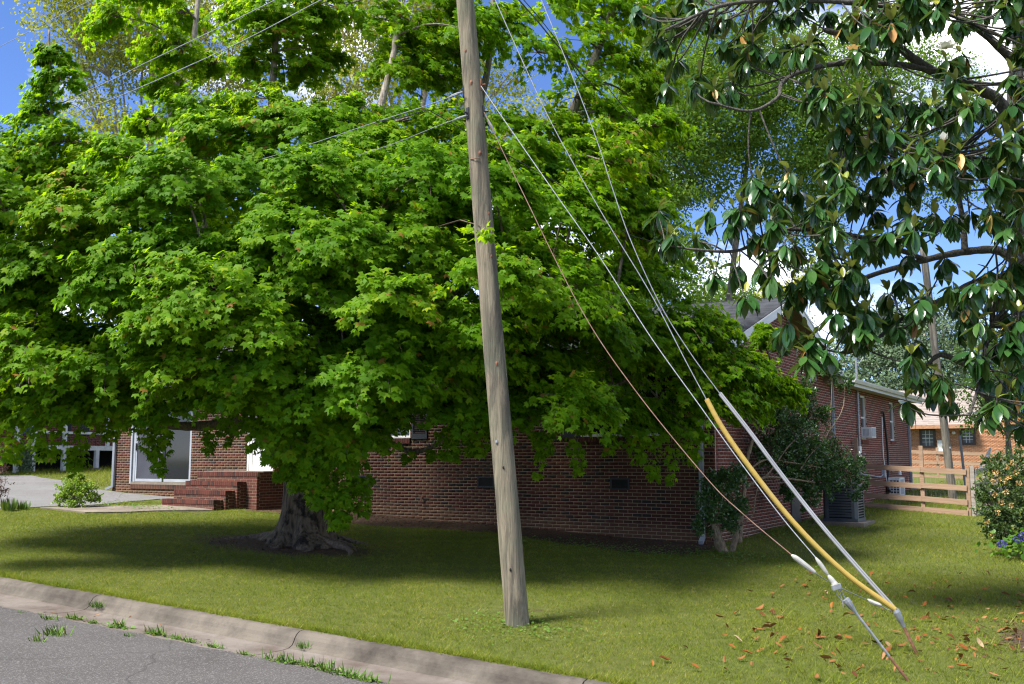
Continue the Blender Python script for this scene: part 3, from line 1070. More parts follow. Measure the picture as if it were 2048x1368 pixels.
def side_window(a, b, z0, z1):
    w = bpy.data.objects.new('window', None)
    COL.objects.link(w)
    w.parent = house
    t = 0.055
    mb = MB()
    for q in ((a + .004, a + t, z0 + .004, z1 - .004), (b - t, b - .004, z0 + .004, z1 - .004), (a + t, b - t, z0 + .004, z0 + t), (a + t, b - t, z1 - t, z1 - .004)):
        mb.box(-0.13, -0.05, q[0], q[1], q[2], q[3])
    zm = (z0 + z1) / 2
    mb.box(-0.12, -0.055, a + t, b - t, zm - .025, zm + .025)
    mb.build('frame', 'white_paint', w)
    for z2, z3 in ((z0 + t, zm - .026), (zm + .026, z1 - t)):
        MB().box(-0.095, -0.088, a + t, b - t, z2, z3).build('pane', 'glass_dark', w)
    # brick reveal on the far side
    r = int(z0 / CH)
    while (r + 1) * CH < z1:
        if r * CH > z0:
            MB().box(-0.13, -0.031, b + .0005, b + .004, r * CH + MJ / 2, (r + 1) * CH - MJ / 2).build('reveal_brick', 'brick_gable', w)
        r += 1


for q in OPEN_G:
    side_window(*q)

# crawl-space vents
for (a, b) in ((-8.86, -8.42), (-5.42, -4.98), (-2.205, -1.78)):
    v = bpy.data.objects.new('crawl_space_vent', None)
    COL.objects.link(v)
    v.parent = house
    mb = MB()
    z0, z1 = 1.0, 1.235
    for q in ((a, a + .035, z0, z1), (b - .035, b, z0, z1), (a + .035, b - .035, z0, z0 + .03), (a + .035, b - .035, z1 - .03, z1)):
        mb.box(q[0], q[1], -0.022, -0.003, q[2], q[3])
    mb.build('frame', 'black_paint', v)
    MB().box(a + .035, b - .035, -0.008, -0.003, z0 + .03, z1 - .03).build('mesh_screen', 'dark_void', v)
sp = bpy.data.objects.new('spigot', None)
COL.objects.link(sp)
sp.parent = house
MB().tube([(-6.88, 0, .73), (-6.88, -.08, .73), (-6.88, -.10, .69)], 0.014, 8).build('pipe', 'rust', sp)
MB().tube([(-6.88, -.06, .745), (-6.88, -.06, .775)], [0.03, 0.03], 10).build('handwheel', 'rust', sp)

# sliding glass door
sd = bpy.data.objects.new('sliding_door', None)
COL.objects.link(sd)
sd.parent = house
a, b, z0, z1 = OPEN_F[0]
mb = MB()
for q in ((a + .004, a + .10, z0 + .06, z1 - .004), (b - .10, b - .004, z0 + .06, z1 - .004), (a + .1, b - .1, z1 - .1, z1 - .004)):
    mb.box(q[0], q[1], 0.03, 0.16, q[2], q[3])
mb.box(a - .06, a + .003, -.012, 0.03, z0, z1 + .05)
mb.build('frame', 'grey_metal', sd)
MB().box(a + .004, b - .004, -0.02, 0.16, z0 - .012, z0 + .058).build('threshold', 'concrete_walk', sd)
mid = (a + b) / 2
for x0, x1, yy, mt in ((a + .105, mid + .02, 0.055, 'insect_screen'), (mid - .02, b - .105, 0.10, 'glass_dark')):
    leaf = MB()
    for q in ((x0, x0 + .055, z0 + .065, z1 - .11), (x1 - .055, x1, z0 + .065, z1 - .11), (x0 + .055, x1 - .055, z0 + .065, z0 + .14), (x0 + .055, x1 - .055, z1 - .17, z1 - .11)):
        leaf.box(q[0], q[1], yy - .018, yy + .018, q[2], q[3])
    lf = leaf.build('door_leaf', 'grey_metal', sd)
    MB().box(x0 + .056, x1 - .056, yy - .003, yy + .003, z0 + .141, z1 - .171).build('pane' if mt == 'glass_dark' else 'insect_screen', mt, sd)
    if mt == 'insect_screen':
        MB().box(x0 + .01, x0 + .045, yy - .045, yy - .0185, 1.85, 2.05).build('handle', 'black_paint', sd)
MB().box(a + .1, b - .1, 0.5, 0.52, z0, z1).build('curtain', 'curtain', sd)

# storm door with a white panel
dr = bpy.data.objects.new('door', None)
COL.objects.link(dr)
dr.parent = house
a, b, z0, z1 = OPEN_F[1]
mb = MB()
for q in ((a + .003, a + .07, z0 + .003, z1 - .003), (b - .07, b - .003, z0 + .003, z1 - .003), (a + .07, b - .07, z1 - .07, z1 - .003)):
    mb.box(q[0], q[1], 0.02, 0.14, q[2], q[3])
mb.build('frame', 'white_paint', dr)
mb = MB()
for q in ((a + .072, a + .17, z0 + .01, z1 - .072), (b - .17, b - .072, z0 + .01, z1 - .072), (a + .17, b - .17, z0 + .01, z0 + .10), (a + .17, b - .17, z1 - .17, z1 - .072), (a + .17, b - .17, z0 + .78, z0 + .9)):
    mb.box(q[0], q[1], 0.035, 0.075, q[2], q[3])
mb.build('storm_door', 'white_paint', dr)
MB().box(a + .17, b - .17, 0.05, 0.065, z0 + .1, z0 + .78).build('panel', 'white_paint', dr)
for k in range(3):
    MB().box(a + .17, b - .17, 0.046, 0.05, z0 + .25 + .18 * k, z0 + .262 + .18 * k).build('panel_groove', 'grey_metal', dr)
MB().box(a + .17, b - .17, 0.05, 0.056, z0 + .9, z1 - .17).build('pane', 'glass_dark', dr)
MB().tube([(b - .11, .034, z0 + 1.0), (b - .11, -.01, z0 + 1.0), (b - .2, -.012, z0 + 1.0)], 0.01, 8).build('handle', 'black_paint', dr)

# brick stoop with four steps
ST = thing('brick_stoop', 'dark red brick steps and landing below the white storm door', 'steps', (-11.7, -0.9, gz(-11.7, -0.9)))
su0, su1 = -12.75, -10.98
tops = [0.66, 0.87, 1.08, 1.30]
fronts = [-1.94, -1.66, -1.38, -1.10]
ends = [(-13.30, -11.50), (-13.22, -11.42), (-13.14, -11.34), (-13.06, -10.98)]
core = MB()
for k in range(4):
    e0, e1 = ends[k]
    core.box(e0 + .004, e1 - .0035, fronts[k] + .003, -0.002 if k == 3 else fronts[k + 1] + .0025, gz(-12, -1) - 0.4, tops[k] - .004)
core.build('core', 'mortar_step', ST)
for k in range(4):
    e0, e1 = ends[k]
    x = e0
    while x < e1 - .03:      # tread edge: bricks on end
        MB().box(x + .004, min(x + .063, e1), fronts[k] - .012, fronts[k] + .19, tops[k] - .098, tops[k] + RNG.uniform(-.002, .002)).build('brick', 'brick_step', ST)
        x += .0667
    zb = tops[k] - .098
    lo = gz(-12, -1.9) - .05
    cut = (ends[k - 1][1] - .12, tops[k - 1] + .004) if k else (1e9, -9)
    row = 0
    while zb - CH > lo - .05:
        zb -= CH
        x = e0 - (row % 2) * BL / 2
        while x < e1 - .02:
            s, e = max(x + MJ / 2, e0 + .002), min(x + BL - MJ / 2, e1 - .002)
            if e - s > .03 and (k == 0 or e > cut[0] or zb + CH > cut[1] + .02):
                MB().box(s, e, fronts[k], fronts[k] + .08, max(zb + MJ / 2, lo), zb + CH - MJ / 2).build('brick', 'brick_step', ST)
            x += BL
        row += 1
    # right-hand side of each step
    w0, w1 = fronts[k], (fronts[k + 1] if k < 3 else -.004)
    zz = tops[k]
    row = 0
    while zz > gz(-11, -1) - .1:
        x = w0 - (row % 2) * BL / 2
        while x < w1 - .02:
            s, e = max(x + MJ / 2, w0 + .082), min(x + BL - MJ / 2, w1 - .002)
            if e - s > .03:
                MB().box(e1 - .07, e1 - .001, s, e, zz - CH + MJ / 2, zz - MJ / 2 - (.10 if row == 0 and k < 3 else 0) * 0).build('brick', 'brick_step', ST)
            x += BL
        zz -= CH
        row += 1
box('landing_slab', 'concrete_walk', ST, -13.05, -10.985, -0.90, -0.006, 1.301, 1.318)

# ------------------------------------------------------------------ fittings along the side wall
def sub(name, parent):
    o = bpy.data.objects.new(name, None)
    COL.objects.link(o)
    o.parent = parent
    return o


AC = thing('air_conditioner', 'dark blue-grey louvred condenser unit on a pad beside the brick wall', 'air conditioner', (1.0, 5.95, gz(1, 6) + .06))
MB().box(0.42, 1.55, 5.32, 6.55, gz(1, 6) - .1, gz(1, 6) + .06).build('pad', 'concrete_walk', AC)
a0, a1, b0, b1, c0, c1 = 0.58, 1.36, 5.56, 6.36, gz(1, 6) + .10, gz(1, 6) + .94
MB().box(a0 + .03, a1 - .03, b0 + .03, b1 - .03, c0, c1 - .02).build('coil', 'dark_void', AC)
mb = MB()
for (x, y) in ((a0, b0), (a1, b0), (a0, b1), (a1, b1)):
    sx, sy = (1 if x == a0 else -1), (1 if y == b0 else -1)
    MB().prism([(x + sx * .0, y + sy * .06), (x + sx * .06, y), (x + sx * .13, y), (x + sx * .13, y + sy * .03), (x + sx * .03, y + sy * .13), (x, y + sy * .13)], c0, c1 - .03, 'z').build('corner_post', 'condenser_paint', AC)
MB().box(a0 - .01, a1 + .01, b0 - .01, b1 + .01, c0 - .035, c0 + .04).build('base_pan', 'condenser_paint', AC)
MB().box(a0 - .012, a1 + .012, b0 - .012, b1 + .012, c1 - .055, c1).build('top_cover', 'condenser_paint', AC)
mb = MB()
for r in (0.08, 0.16, 0.24, 0.31):
    mb.tube([((a0 + a1) / 2 + r * math.cos(t), (b0 + b1) / 2 + r * math.sin(t), c1 + .012) for t in np.linspace(0, 2 * math.pi, 25)], 0.004, 4)
mb.build('fan_grille', 'condenser_paint', AC)
z = c0 + .07
while z < c1 - .08:
    for q in ((a0 + .125, a1 - .125, b0 + .004, b0 + .028), (a0 + .125, a1 - .125, b1 - .028, b1 - .004)):
        MB().prism([(q[2], z), (q[3], z + .012), (q[3], z + .046), (q[2], z + .040)], q[0], q[1], 'x').build('louvre', 'condenser_paint', AC)
    for q in ((a0 + .004, a0 + .028), (a1 - .028, a1 - .004)):
        MB().box(q[0], q[1], b0 + .125, b1 - .125, z, z + .024).build('louvre', 'condenser_paint', AC)
    z += .062
MB().box(0.36, 0.50, 4.9, 5.3, gz(1, 5) - .02, gz(1, 5) + .03).build('paver', 'concrete_walk', AC)

MS = thing('outdoor_heat_pump', 'small white heat pump with barred grille by the far wall', 'heat pump', (.3, 16.2, gz(.3, 16.2)))
g0 = gz(.3, 16.2)
MB().box(.08, .42, 15.75, 16.65, g0 + .05, g0 + .62).build('casing', 'unit_white', MS)
MB().box(.10, .40, 15.742, 15.749, g0 + .10, g0 + .56).build('side_coil', 'black_paint', MS)
for k in range(6):
    MB().box(.09, .41, 15.730, 15.741, g0 + .10 + .088 * k, g0 + .125 + .088 * k).build('grille_bar', 'unit_white', MS)
for k in range(3):
    MB().box(.12 + .1 * k, .14 + .1 * k, 15.720, 15.7295, g0 + .10, g0 + .565).build('grille_bar', 'unit_white', MS)
MB().box(.421, .43, 15.95, 16.45, g0 + .1, g0 + .56).build('front_grille', 'grey_metal', MS)
MB().box(.05, .45, 15.72, 16.68, g0 - .1, g0 + .05).build('pad', 'concrete_walk', MS)

WA = thing('window_air_conditioner', 'white window air conditioner sticking out of the narrow side window', 'air conditioner', (.1, 12.9, 2.2))
MB().box(-.06, .28, 12.63, 13.22, 2.245, 2.56).build('casing', 'unit_white', WA)
MB().box(.2801, .29, 12.67, 13.18, 2.28, 2.53).build('rear_coil', 'grey_metal', WA)
for k in range(5):
    MB().box(.04 + .035 * k, .055 + .035 * k, 12.622, 12.629, 2.30, 2.5).build('side_louvre', 'grey_metal', WA)

EM = thing('electric_service_mast', 'grey conduit mast and meter box on the side brick wall', 'conduit', (.06, 11.7, 1.5))
mast = MB().tube([(.06, 11.95, 1.2), (.06, 11.95, EAVE - .03)], .034, 10)
mast.tube([(.06, 11.95, EAVE + .15), (.06, 11.95, 5.0)], .034, 10)
mast.build('conduit', 'galvanised', EM)
MB().lathe([(.03, 0), (.06, .02), (.055, .1), (.02, .14)], (.06, 11.95, 5.0), 10).build('weather_head', 'galvanised', EM)
MB().box(.004, .14, 11.62, 11.86, 1.5, 1.98).build('meter_box', 'unit_white', EM)
MB().lathe([(.075, 0), (.075, .03), (.05, .05)], (.19, 11.74, 1.74), 14).build('meter', 'glass_grey', EM)
MB().tube([(.15 + .16 * math.cos(t), 12.1, 4.78 + .2 * math.sin(t)) for t in np.linspace(0, 5.6, 22)] + [(.06, 11.95, 4.3)], .009, 5).build('cable_loop', 'wire_steel', EM)

LS = thing('refrigerant_line', 'black insulated pipe run curving down the side wall', 'pipe', (.04, 15.5, 1.0))
MB().tube(smooth_path([(.0, 15.42, 3.1), (.06, 15.5, 3.12), (.06, 15.62, 2.95), (.055, 15.85, 2.4), (.055, 16.0, 1.75), (.055, 15.95, 1.2), (.06, 15.72, .75), (.15, 15.66, .55)], 26), .034, 7).build('insulation', 'wire_black', LS)
DP = thing('drain_pipe', 'thin white pipe hanging beside the black pipe run', 'pipe', (.03, 15.4, 1.0))
MB().tube(smooth_path([(.03, 15.45, 2.95), (.03, 15.40, 2.3), (.03, 15.42, 1.7), (.04, 15.6, 1.15), (.05, 15.68, .9)], 18), .017, 6).build('pipe', 'pvc_white', DP)
JB = thing('junction_box', 'small grey box with a cable on the side wall', 'box', (.05, 15.25, 1.2))
MB().box(.003, .10, 15.15, 15.33, 1.05, 1.32).build('casing', 'grey_metal', JB)
MB().tube(smooth_path([(.05, 15.15, 1.12), (.06, 14.6, 1.05), (.05, 13.6, 1.1), (.05, 12.6, 1.14), (.04, 11.9, 1.2)], 18), .022, 6).build('cable', 'grey_metal', JB)
PE = thing('vent_elbow', 'white plastic vent elbow on the wall above the heat pump', 'pipe', (.1, 16.9, 1.2))
MB().tube(smooth_path([(-.01, 16.9, 1.24), (.14, 16.9, 1.25), (.22, 16.9, 1.22), (.24, 16.9, 1.08)], 12), .05, 10).build('pipe', 'pvc_white', PE)
CV = thing('wall_access_panel', 'dark square crawl space panel low on the gable wall', 'panel', (.01, 5.3, .3))
MB().box(.003, .03, 4.95, 5.65, .1, .72).build('panel', 'condenser_paint', CV)
MB().tube([(.05, 4.55, gz(0, 4.5) - .05), (.05, 4.55, .38)], .014, 6).build('stub_pipe', 'rust', CV)

# ------------------------------------------------------------------ fences
def fence(name, label, pts, railz, posttop, wood, group, offs):
    root = thing(name, label, 'fence', (pts[0][0], pts[0][1], gz(*pts[0])), group)
    for i, p in enumerate(pts):
        top = posttop[i] if isinstance(posttop, (list, tuple)) else posttop
        g = gz(*p)
        MB().box(p[0] - .05, p[0] + .05, p[1] - .05, p[1] + .05, g - .3, g + top).build('post', wood, root)
    for i in range(len(pts) - 1):
        a, b = np.array(pts[i], float), np.array(pts[i + 1], float)
        d = (b - a) / np.linalg.norm(b - a)
        nrm = np.array([d[1], -d[0]]) * offs
        for z in railz:
            A = (*(a + nrm * .0725 + d * .004), gz(*a) + z + RNG.uniform(-.012, .012))
            B = (*(b + nrm * .0725 - d * .004), gz(*b) + z + RNG.uniform(-.012, .012))
            A, B = np.array(A), np.array(B)
            Lr = np.linalg.norm(B - A)
            mb = MB().box(0, Lr, -.019, .019, -.07, .07)
            o = mb.build('rail', wood, None)
            o.parent = root
            o.location = Vector(A) - root.location
            o.rotation_euler = (0, -math.asin((B - A)[2] / Lr), math.atan2((B - A)[1], (B - A)[0]))
    return root


fence('rail_fence', 'brown four-rail wooden fence crossing from the house wall', [(0.12, 11.25), (1.92, 10.86), (3.10, 10.55)], (1.14, .70, .34, .06), [1.95, 1.78, 1.26], 'fence_wood', 'wooden rail fences', 1)
fence('rail_fence', 'weathered grey fence running back behind the flowering shrub', [(3.22, 10.5), (3.24, 13.0), (3.26, 15.5), (3.28, 18.0), (3.3, 20.5)], (1.14, .78, .42, .08), 1.3, 'fence_grey', 'wooden rail fences', 1)
fence('rail_fence', 'distant pale rail fence in front of the orange brick house', [(-3.0, 30), (-.55, 30), (1.9, 30), (4.4, 30), (7.0, 30)], (1.12, .68, .05), 1.35, 'fence_wood', 'wooden rail fences', 1)
mb = MB()
for i in range(26):
    t = i / 25
    mb.tube([(0.12 + 2.98 * t, 11.28 - .72 * t, gz(1, 11) + .05), (0.12 + 2.98 * t, 11.28 - .72 * t, gz(1, 11) + 1.15)], .0016, 3, False)
wm = mb.build('wire_mesh', 'wire_steel')
tag(wm, 'fine wire mesh fixed behind the brown rail fence', 'wire mesh')

# thin dark stake and a white ladder in the back garden
st_ = thing('metal_stake', 'thin dark metal post standing beside the far utility pole', 'post', (2.3, 16.2, gz(2.3, 16.2)))
MB().tube([(2.34, 16.2, gz(2.3, 16.2) - .1), (2.22, 16.2, 2.35)], .04, 8).build('post', 'condenser_paint', st_)
la = thing('step_ladder', 'white step ladder leaning open behind the corner fence post', 'ladder', (2.2, 22.0, gz(2.2, 22)))
g0 = gz(2.2, 22)
for k, (dx, dy) in enumerate(((0, 0), (.0, .4), (.55, 0), (.55, .4))):
    MB().beam((2.1 - dx * .9, 22 + dy, g0), (2.45, 22 + dy * .7 + .05, g0 + 1.55), .05, .03).build('rail', 'white_paint', la)
for k in range(4):
    t = .2 + .2 * k
    MB().beam((2.1 + .35 * t, 22.0 + .05 * t, g0 + 1.55 * t), (2.1 + .35 * t, 22.4 - .07 * t, g0 + 1.55 * t), .06, .02).build('step', 'white_paint', la)

# ------------------------------------------------------------------ neighbouring houses
NW = 40.0
nb = thing('brick_house', 'orange brick house with taupe shingle roof beyond the fences', 'house', (0, NW, gz(0, NW)))
nwall = sub('wall', nb)


def nz_(x, y, w=NW):
    return onW(x, y, w)


eL, eR = nz_(1700, 858), nz_(1951, 852)
ez = 3.35
g0 = gz(0, NW)
x0, x1 = -9.0, float(eR[0])
xr = float(nz_(2110, 860)[0])
wins = [(float(nz_(1841, 870)[0]), float(nz_(1869, 870)[0]), 2.25, 3.2), (float(nz_(1922, 870)[0]), float(nz_(1950, 870)[0]) - .03, 2.4, 3.2)]
OPN = [(a, b, c, d) for a, b, c, d in wins]
MB_ = MB()
A = sorted({x0, xr, *[q for h in OPN for q in h[:2]]})
Z = sorted({g0 - .5, ez, *[q for h in OPN for q in h[2:]]})
for i in range(len(A) - 1):
    for j in range(len(Z) - 1):
        ca, cz = (A[i] + A[i + 1]) / 2, (Z[j] + Z[j + 1]) / 2
        if not any(h[0] < ca < h[1] and h[2] < cz < h[3] for h in OPN):
            MB_.box(A[i], A[i + 1], NW + .009, NW + .25, Z[j], Z[j + 1])
MB_.build('mortar', 'mortar_pale', nwall)
brick_mesh(courses(x0, xr, g0 - .1, ez, OPN), lambda v: np.stack([v[:, 0], v[:, 1] + NW, v[:, 2]], -1), .002, 'brickwork', 'brick_orange', nwall)
box('mortar', 'mortar_pale', nwall, x0, x0 + .25, NW + .251, NW + 8, g0 - .5, ez)
box('mortar', 'mortar_pale', nwall, xr - .25, xr, NW + .251, NW + 8, g0 - .5, ez)
for (a, b, c, d) in OPN:
    w = sub('window', nb)
    mb = MB()
    for q in ((a - .06, a + .07, c - .06, d + .05), (b - .07, b + .06, c - .06, d + .05), (a + .07, b - .07, c - .06, c + .06), (a + .07, b - .07, d - .06, d + .05)):
        mb.box(q[0], q[1], NW - .03, NW + .05, q[2], q[3])
    mb.build('frame', 'neighbour_frame', w)
    MB().box(a + .07, b - .07, NW + .03, NW + .04, c + .06, d - .06).build('pane', 'glass_grey', w)
    mb = MB()
    for k in (1, 2):
        xx = a + .07 + (b - a - .14) * k / 3
        mb.box(xx - .012, xx + .012, NW + .018, NW + .029, c + .06, d - .06)
    for k in (1, 2, 3):
        zz = c + .06 + (d - c - .12) * k / 4
        mb.box(a + .07, b - .07, NW + .02, NW + .0295, zz - (.02 if k == 2 else .01), zz + (.02 if k == 2 else .01))
    mb.build('muntin', 'white_paint', w)
nroof = sub('roof', nb)
rz = ez + 2.3
for k in range(22):
    t0, t1 = k / 22, (k + 1.25) / 22
    pts = [(NW - .7 + 6.5 * t0, ez + .05 + (rz - ez) * t0 + .03), (NW - .7 + 6.5 * t1, ez + .05 + (rz - ez) * t1 + .01), (NW - .7 + 6.5 * t1, ez + .05 + (rz - ez) * t1), (NW - .7 + 6.5 * t0, ez + .05 + (rz - ez) * t0)]
    MB().prism(pts, x0 - .4, x1 + .02, 'x').build('shingle_course', 'shingle_taupe', nroof)
MB().prism([(NW + 5.8, rz + .05), (NW + 12, ez), (NW + 12, ez - .05), (NW + 5.8, rz)], x0 - .4, x1 + .02, 'x').build('shingle_slope', 'shingle_taupe', nroof)
MB().box(x0 - .4, x1 + .0, NW - .72, NW - .69, ez - .13, ez + .075).build('fascia', 'terracotta', nroof)
MB().box(x0 - .4, x1 + .0, NW - .688, NW, ez - .04, ez - .01).build('soffit', 'soffit_brown', nroof)
# right-hand gable of the same house rises above the eave
mb = MB().prism([(x1 + .05, ez), (xr, ez), (xr - .3, ez + .55), (x1 + .5, ez + .25)], NW + .01, NW + .25, 'y')
mb.build('mortar', 'brick_orange', nwall)
nm = sub('meter_panel', nb)
p = nz_(1884, 895)
MB().box(p[0] - .2, p[0] + .2, NW - .14, NW - .002, 1.95, 2.6).build('casing', 'unit_white', nm)
MB().lathe([(.1, 0), (.1, .03), (.06, .05)], (p[0] + .08, NW - .19, 2.3), 12).build('meter', 'grey_metal', nm)
lp = sub('wall_lamp', nb)
p = nz_(1908, 866)
MB().lathe([(.02, 0), (.09, .04), (.1, .1), (.06, .17)], (p[0], NW - .12, float(p[2]) - .08), 12).build('shade', 'white_paint', lp)

# house with a raised deck, far left
DU = -26.7
dk = thing('brick_house', 'red brick house with a raised white deck at the left edge', 'house', (DU - 4, 5, gz(DU, 5)))
g0 = gz(DU, 4)
dw = sub('wall', dk)
MB().box(DU - 3.2, DU - 3.0, -6, 14, g0 - .4, 5.2).build('mortar', 'mortar_pale', dw)
brick_mesh(courses(-2, 12, g0, 5.1, []), lambda v: np.stack([DU - 2.995 - v[:, 1] + .004, v[:, 0], v[:, 2]], -1), .002, 'brickwork', 'brick_neighbour', dw)
MB().box(DU - 3.0, DU - .2, 1.2, 2.5, g0 - .4, 2.35).build('mortar', 'mortar_pale', dw)
brick_mesh(courses(-1.9, 2.5, g0, 2.3, []), lambda v: np.stack([DU - .197 - v[:, 1] + .004, v[:, 0], v[:, 2]], -1), .002, 'brickwork', 'brick_neighbour', dw)
MB().box(DU - .3, DU - .198, -1.9, 1.2, g0 - .4, 2.3).build('mortar', 'mortar_pale', dw)
dr_ = sub('roof', dk)
MB().prism([(DU + .6, 4.6), (DU - 5, 6.6), (DU - 10, 4.6), (DU - 10, 4.5), (DU - 5, 6.5), (DU + .6, 4.5)], -7, 15, 'y').build('shingle_slope', 'shingle_charcoal', dr_)
deck = sub('deck', dk)
MB().box(DU - 3.0, DU + .05, 3.2, 11.0, 2.06, 2.10).build('floor', 'deck_white', deck)
MB().box(DU - .03, DU + .06, 3.2, 11.0, 1.93, 2.058).build('beam', 'deck_white', deck)
for w in (2.72, 3.34, 4.57, 5.95, 7.4, 9.0, 10.8):
    MB().box(DU - .07, DU + .07, w - .07, w + .07, g0 - .3, 1.929 if w > 3 else 4.5).build('post', 'deck_white', deck)
MB().box(DU - .16, DU + .16, 5.76, 6.14, g0 - .3, g0 + .10).build('footing', 'concrete_walk', deck)
for w in (3.34, 4.57, 6.4, 8.4, 10.8):
    MB().box(DU - .06, DU + .06, w - .06, w + .06, 2.102, 4.48).build('porch_post', 'deck_white', deck)
MB().box(DU - .04, DU + .04, 3.3, 10.9, 2.53, 2.62).build('handrail', 'deck_white', deck)
MB().box(DU - 1.2, DU - 1.1, 2.7, 11.0, g0 - .3, 1.9).build('skirting', 'dark_void', deck)
for i, (w, mt) in enumerate(((3.75, 'blue_paint'), (5.3, 'black_paint'), (6.1, 'black_paint'))):
    c = thing('patio_chair', ['blue patio chair on the deck nearest the corner post', 'dark wire patio chair in the middle of the deck', 'dark wire patio chair nearest the downspout'][i], 'chair', (DU - .8, w, 2.1), 'patio chairs on the deck')
    MB().box(DU - 1.05, DU - .55, w - .25, w + .25, 2.50, 2.53).build('seat', mt, c)
    MB().box(DU - 1.08, DU - 1.05, w - .25, w + .25, 2.53, 2.98).build('backrest', mt, c)
    for sx in (-1.02, -.58):
        for sy in (-.22, .22):
            MB().tube([(DU + sx, w + sy * .7, 2.50), (DU + sx, w + sy, 2.102)], .012, 5).build('leg', 'black_paint', c)

# ------------------------------------------------------------------ utility poles, guys and wires
topP = at(930, 0, 11.86)
axis = (topP - POLE)
axis = axis / axis[2]


def poleP(z):
    return POLE + axis * (z - POLE[2])


def pole_mesh(base, ax, ztop, r0, r1, mat, parent, name, rough, k=28, nz=90):
    zs = np.linspace(base[2] - .5, ztop, nz)
    V = []
    cracks = [(random.uniform(0, 6.28), random.uniform(base[2], ztop), random.uniform(.4, 1.6), random.uniform(.05, .10)) for _ in range(46)]
    for i, z in enumerate(zs):
        c = base + ax * (z - base[2])
        t = (z - zs[0]) / (zs[-1] - zs[0])
        for j in range(k):
            a = 2 * math.pi * j / k
            r = r0 + (r1 - r0) * t
            r *= 1 + rough * (.35 * math.sin(3 * a + z * .9) + .4 * math.sin(7 * a - z * 1.7) * .5 + .3 * math.sin(13 * a + z * 3.1))
            for ca, cz_, ch, cw in cracks:
                da = (a - ca + math.pi) % (2 * math.pi) - math.pi
                if abs(da) < cw * 2.4 and abs(z - cz_) < ch:
                    r -= rough * 1.1 * r0 * math.exp(-(da / cw) ** 2) * (1 - abs(z - cz_) / ch)
            V.append(c + np.array([r * math.cos(a), r * math.sin(a), 0]))
    F = [(i * k + j, i * k + (j + 1) % k, (i + 1) * k + (j + 1) % k, (i + 1) * k + j) for i in range(nz - 1) for j in range(k)]
    F.append(tuple((nz - 1) * k + j for j in range(k)))
    return link(name, np.array(V), F, mat, parent, smooth=True)


up_ = thing('utility_pole', 'leaning weathered wooden utility pole in the middle of the lawn', 'utility pole', POLE)
pole_mesh(POLE, axis, 10.2, .139, .098, 'pole_wood', up_, 'pole', .05)
tcam = (CAM - POLE) * np.array([1, 1, 0])
tcam /= np.linalg.norm(tcam)


def rad(z):
    t = (z - POLE[2] + .5) / (10.2 - POLE[2] + .5)
    return .139 + (.098 - .139) * t


def surf(x, y):
    """point of the pole's camera side seen at (x, y)"""
    D = 11.6
    for _ in range(6):
        P = at(x, y, D)
        c = poleP(P[2])
        D += float((c - P) @ _Fh)
    P = at(x, y, D)
    off = float((P - poleP(P[2])) @ _R)
    r = rad(P[2])
    back = math.sqrt(max(r * r - min(off, r * .98) ** 2, 0))
    return P - _Fh * back


for (x, y, s) in ((932, 108, .028), (943, 172, .034), (960, 312, .034), (978, 431, .026), (983, 516, .026), (994, 729, .03), (1007, 935, .018), (1021, 1137, .02)):
    P = surf(x, y)
    d = (P - poleP(P[2])) * np.array([1, 1, 0])
    d /= np.linalg.norm(d)
    t_ = np.cross(d, (0, 0, 1))
    mb = MB()
    ring = [P + d * .004 + t_ * s * .55 * math.cos(a) + np.array([0, 0, 1]) * s * math.sin(a) for a in np.linspace(0, 2 * math.pi, 10, endpoint=False)]
    mb.add(ring + [P + d * .012], [(i, (i + 1) % 10, 10) for i in range(10)])
    mb.build('knot', 'rust' if y < 800 else 'dark_void', up_)
P = surf(994, 884)
MB().lathe([(.016, -.016), (.018, 0), (.016, .016)], P, 10).build('tag', 'galvanised', up_)
# hardware where the guys and the service wires are made off
for (x, y) in ((962, 172), (968, 224), (927, 184), (936, 231)):
    P = surf(x, y)
    c = poleP(P[2])
    d = (P - c) * np.array([1, 1, 0])
    d /= np.linalg.norm(d)
    hw = MB().tube([c + d * .05, c + d * (rad(P[2]) + .06)], .012, 8)
    hw.beam(c + d * (rad(P[2]) - .02) + np.array([0, 0, -.07]), c + d * (rad(P[2]) - .02) + np.array([0, 0, .07]), .05, .06, up=(d[0], d[1], 0))
    hw.build('bracket', 'rust' if y == 172 else 'black_paint', up_)
P = surf(951, 322)
MB().tube([P + np.array([-.07, 0, 0]) * 1, P + np.array([0, -.02, -.012]), P + np.array([.06, 0, 0])], .005, 5).build('staple', 'rust', up_)

A1, A2 = onground(1818, 1364), onground(1835, 1311)
far_pole = thing('utility_pole', 'distant grey utility pole behind the rail fence', 'utility pole', (2.1, 15.0, gz(2.1, 15.0)))
pole_mesh(np.array([2.1, 15.0, gz(2.1, 15.0)]), np.array([-.06, -.03, 1.0]), 8.2, .125, .105, 'pole_wood_far', far_pole, 'pole', .03, 16, 40)
MB().box(1.99, 2.13, 14.86, 14.875, 1.93, 1.985).build('number_tag', 'galvanised', far_pole)


def cable(pix, D0, D1, n=40, power=1.0):
    """sagging wire through points seen in the photograph, depth running from D0 to D1"""
    pix = np.array(pix, float)
    s = np.concatenate([[0], np.cumsum(np.hypot(*np.diff(pix, axis=0).T))])
    s = (s / s[-1]) ** power
    return smooth_path([at(x, y, D0 + (D1 - D0) * t) for (x, y), t in zip(pix, s)], n)


def Dof(P):
    return float((np.array(P) - CAM) @ _Fh)


EY1, EY2 = at(1692, 1200, Dof(A1) + .05), at(1791, 1219, Dof(A2) + .02)
D1, D2 = Dof(EY1), Dof(EY2)
Dp = 11.75
gy = 'guy wires from the leaning pole'
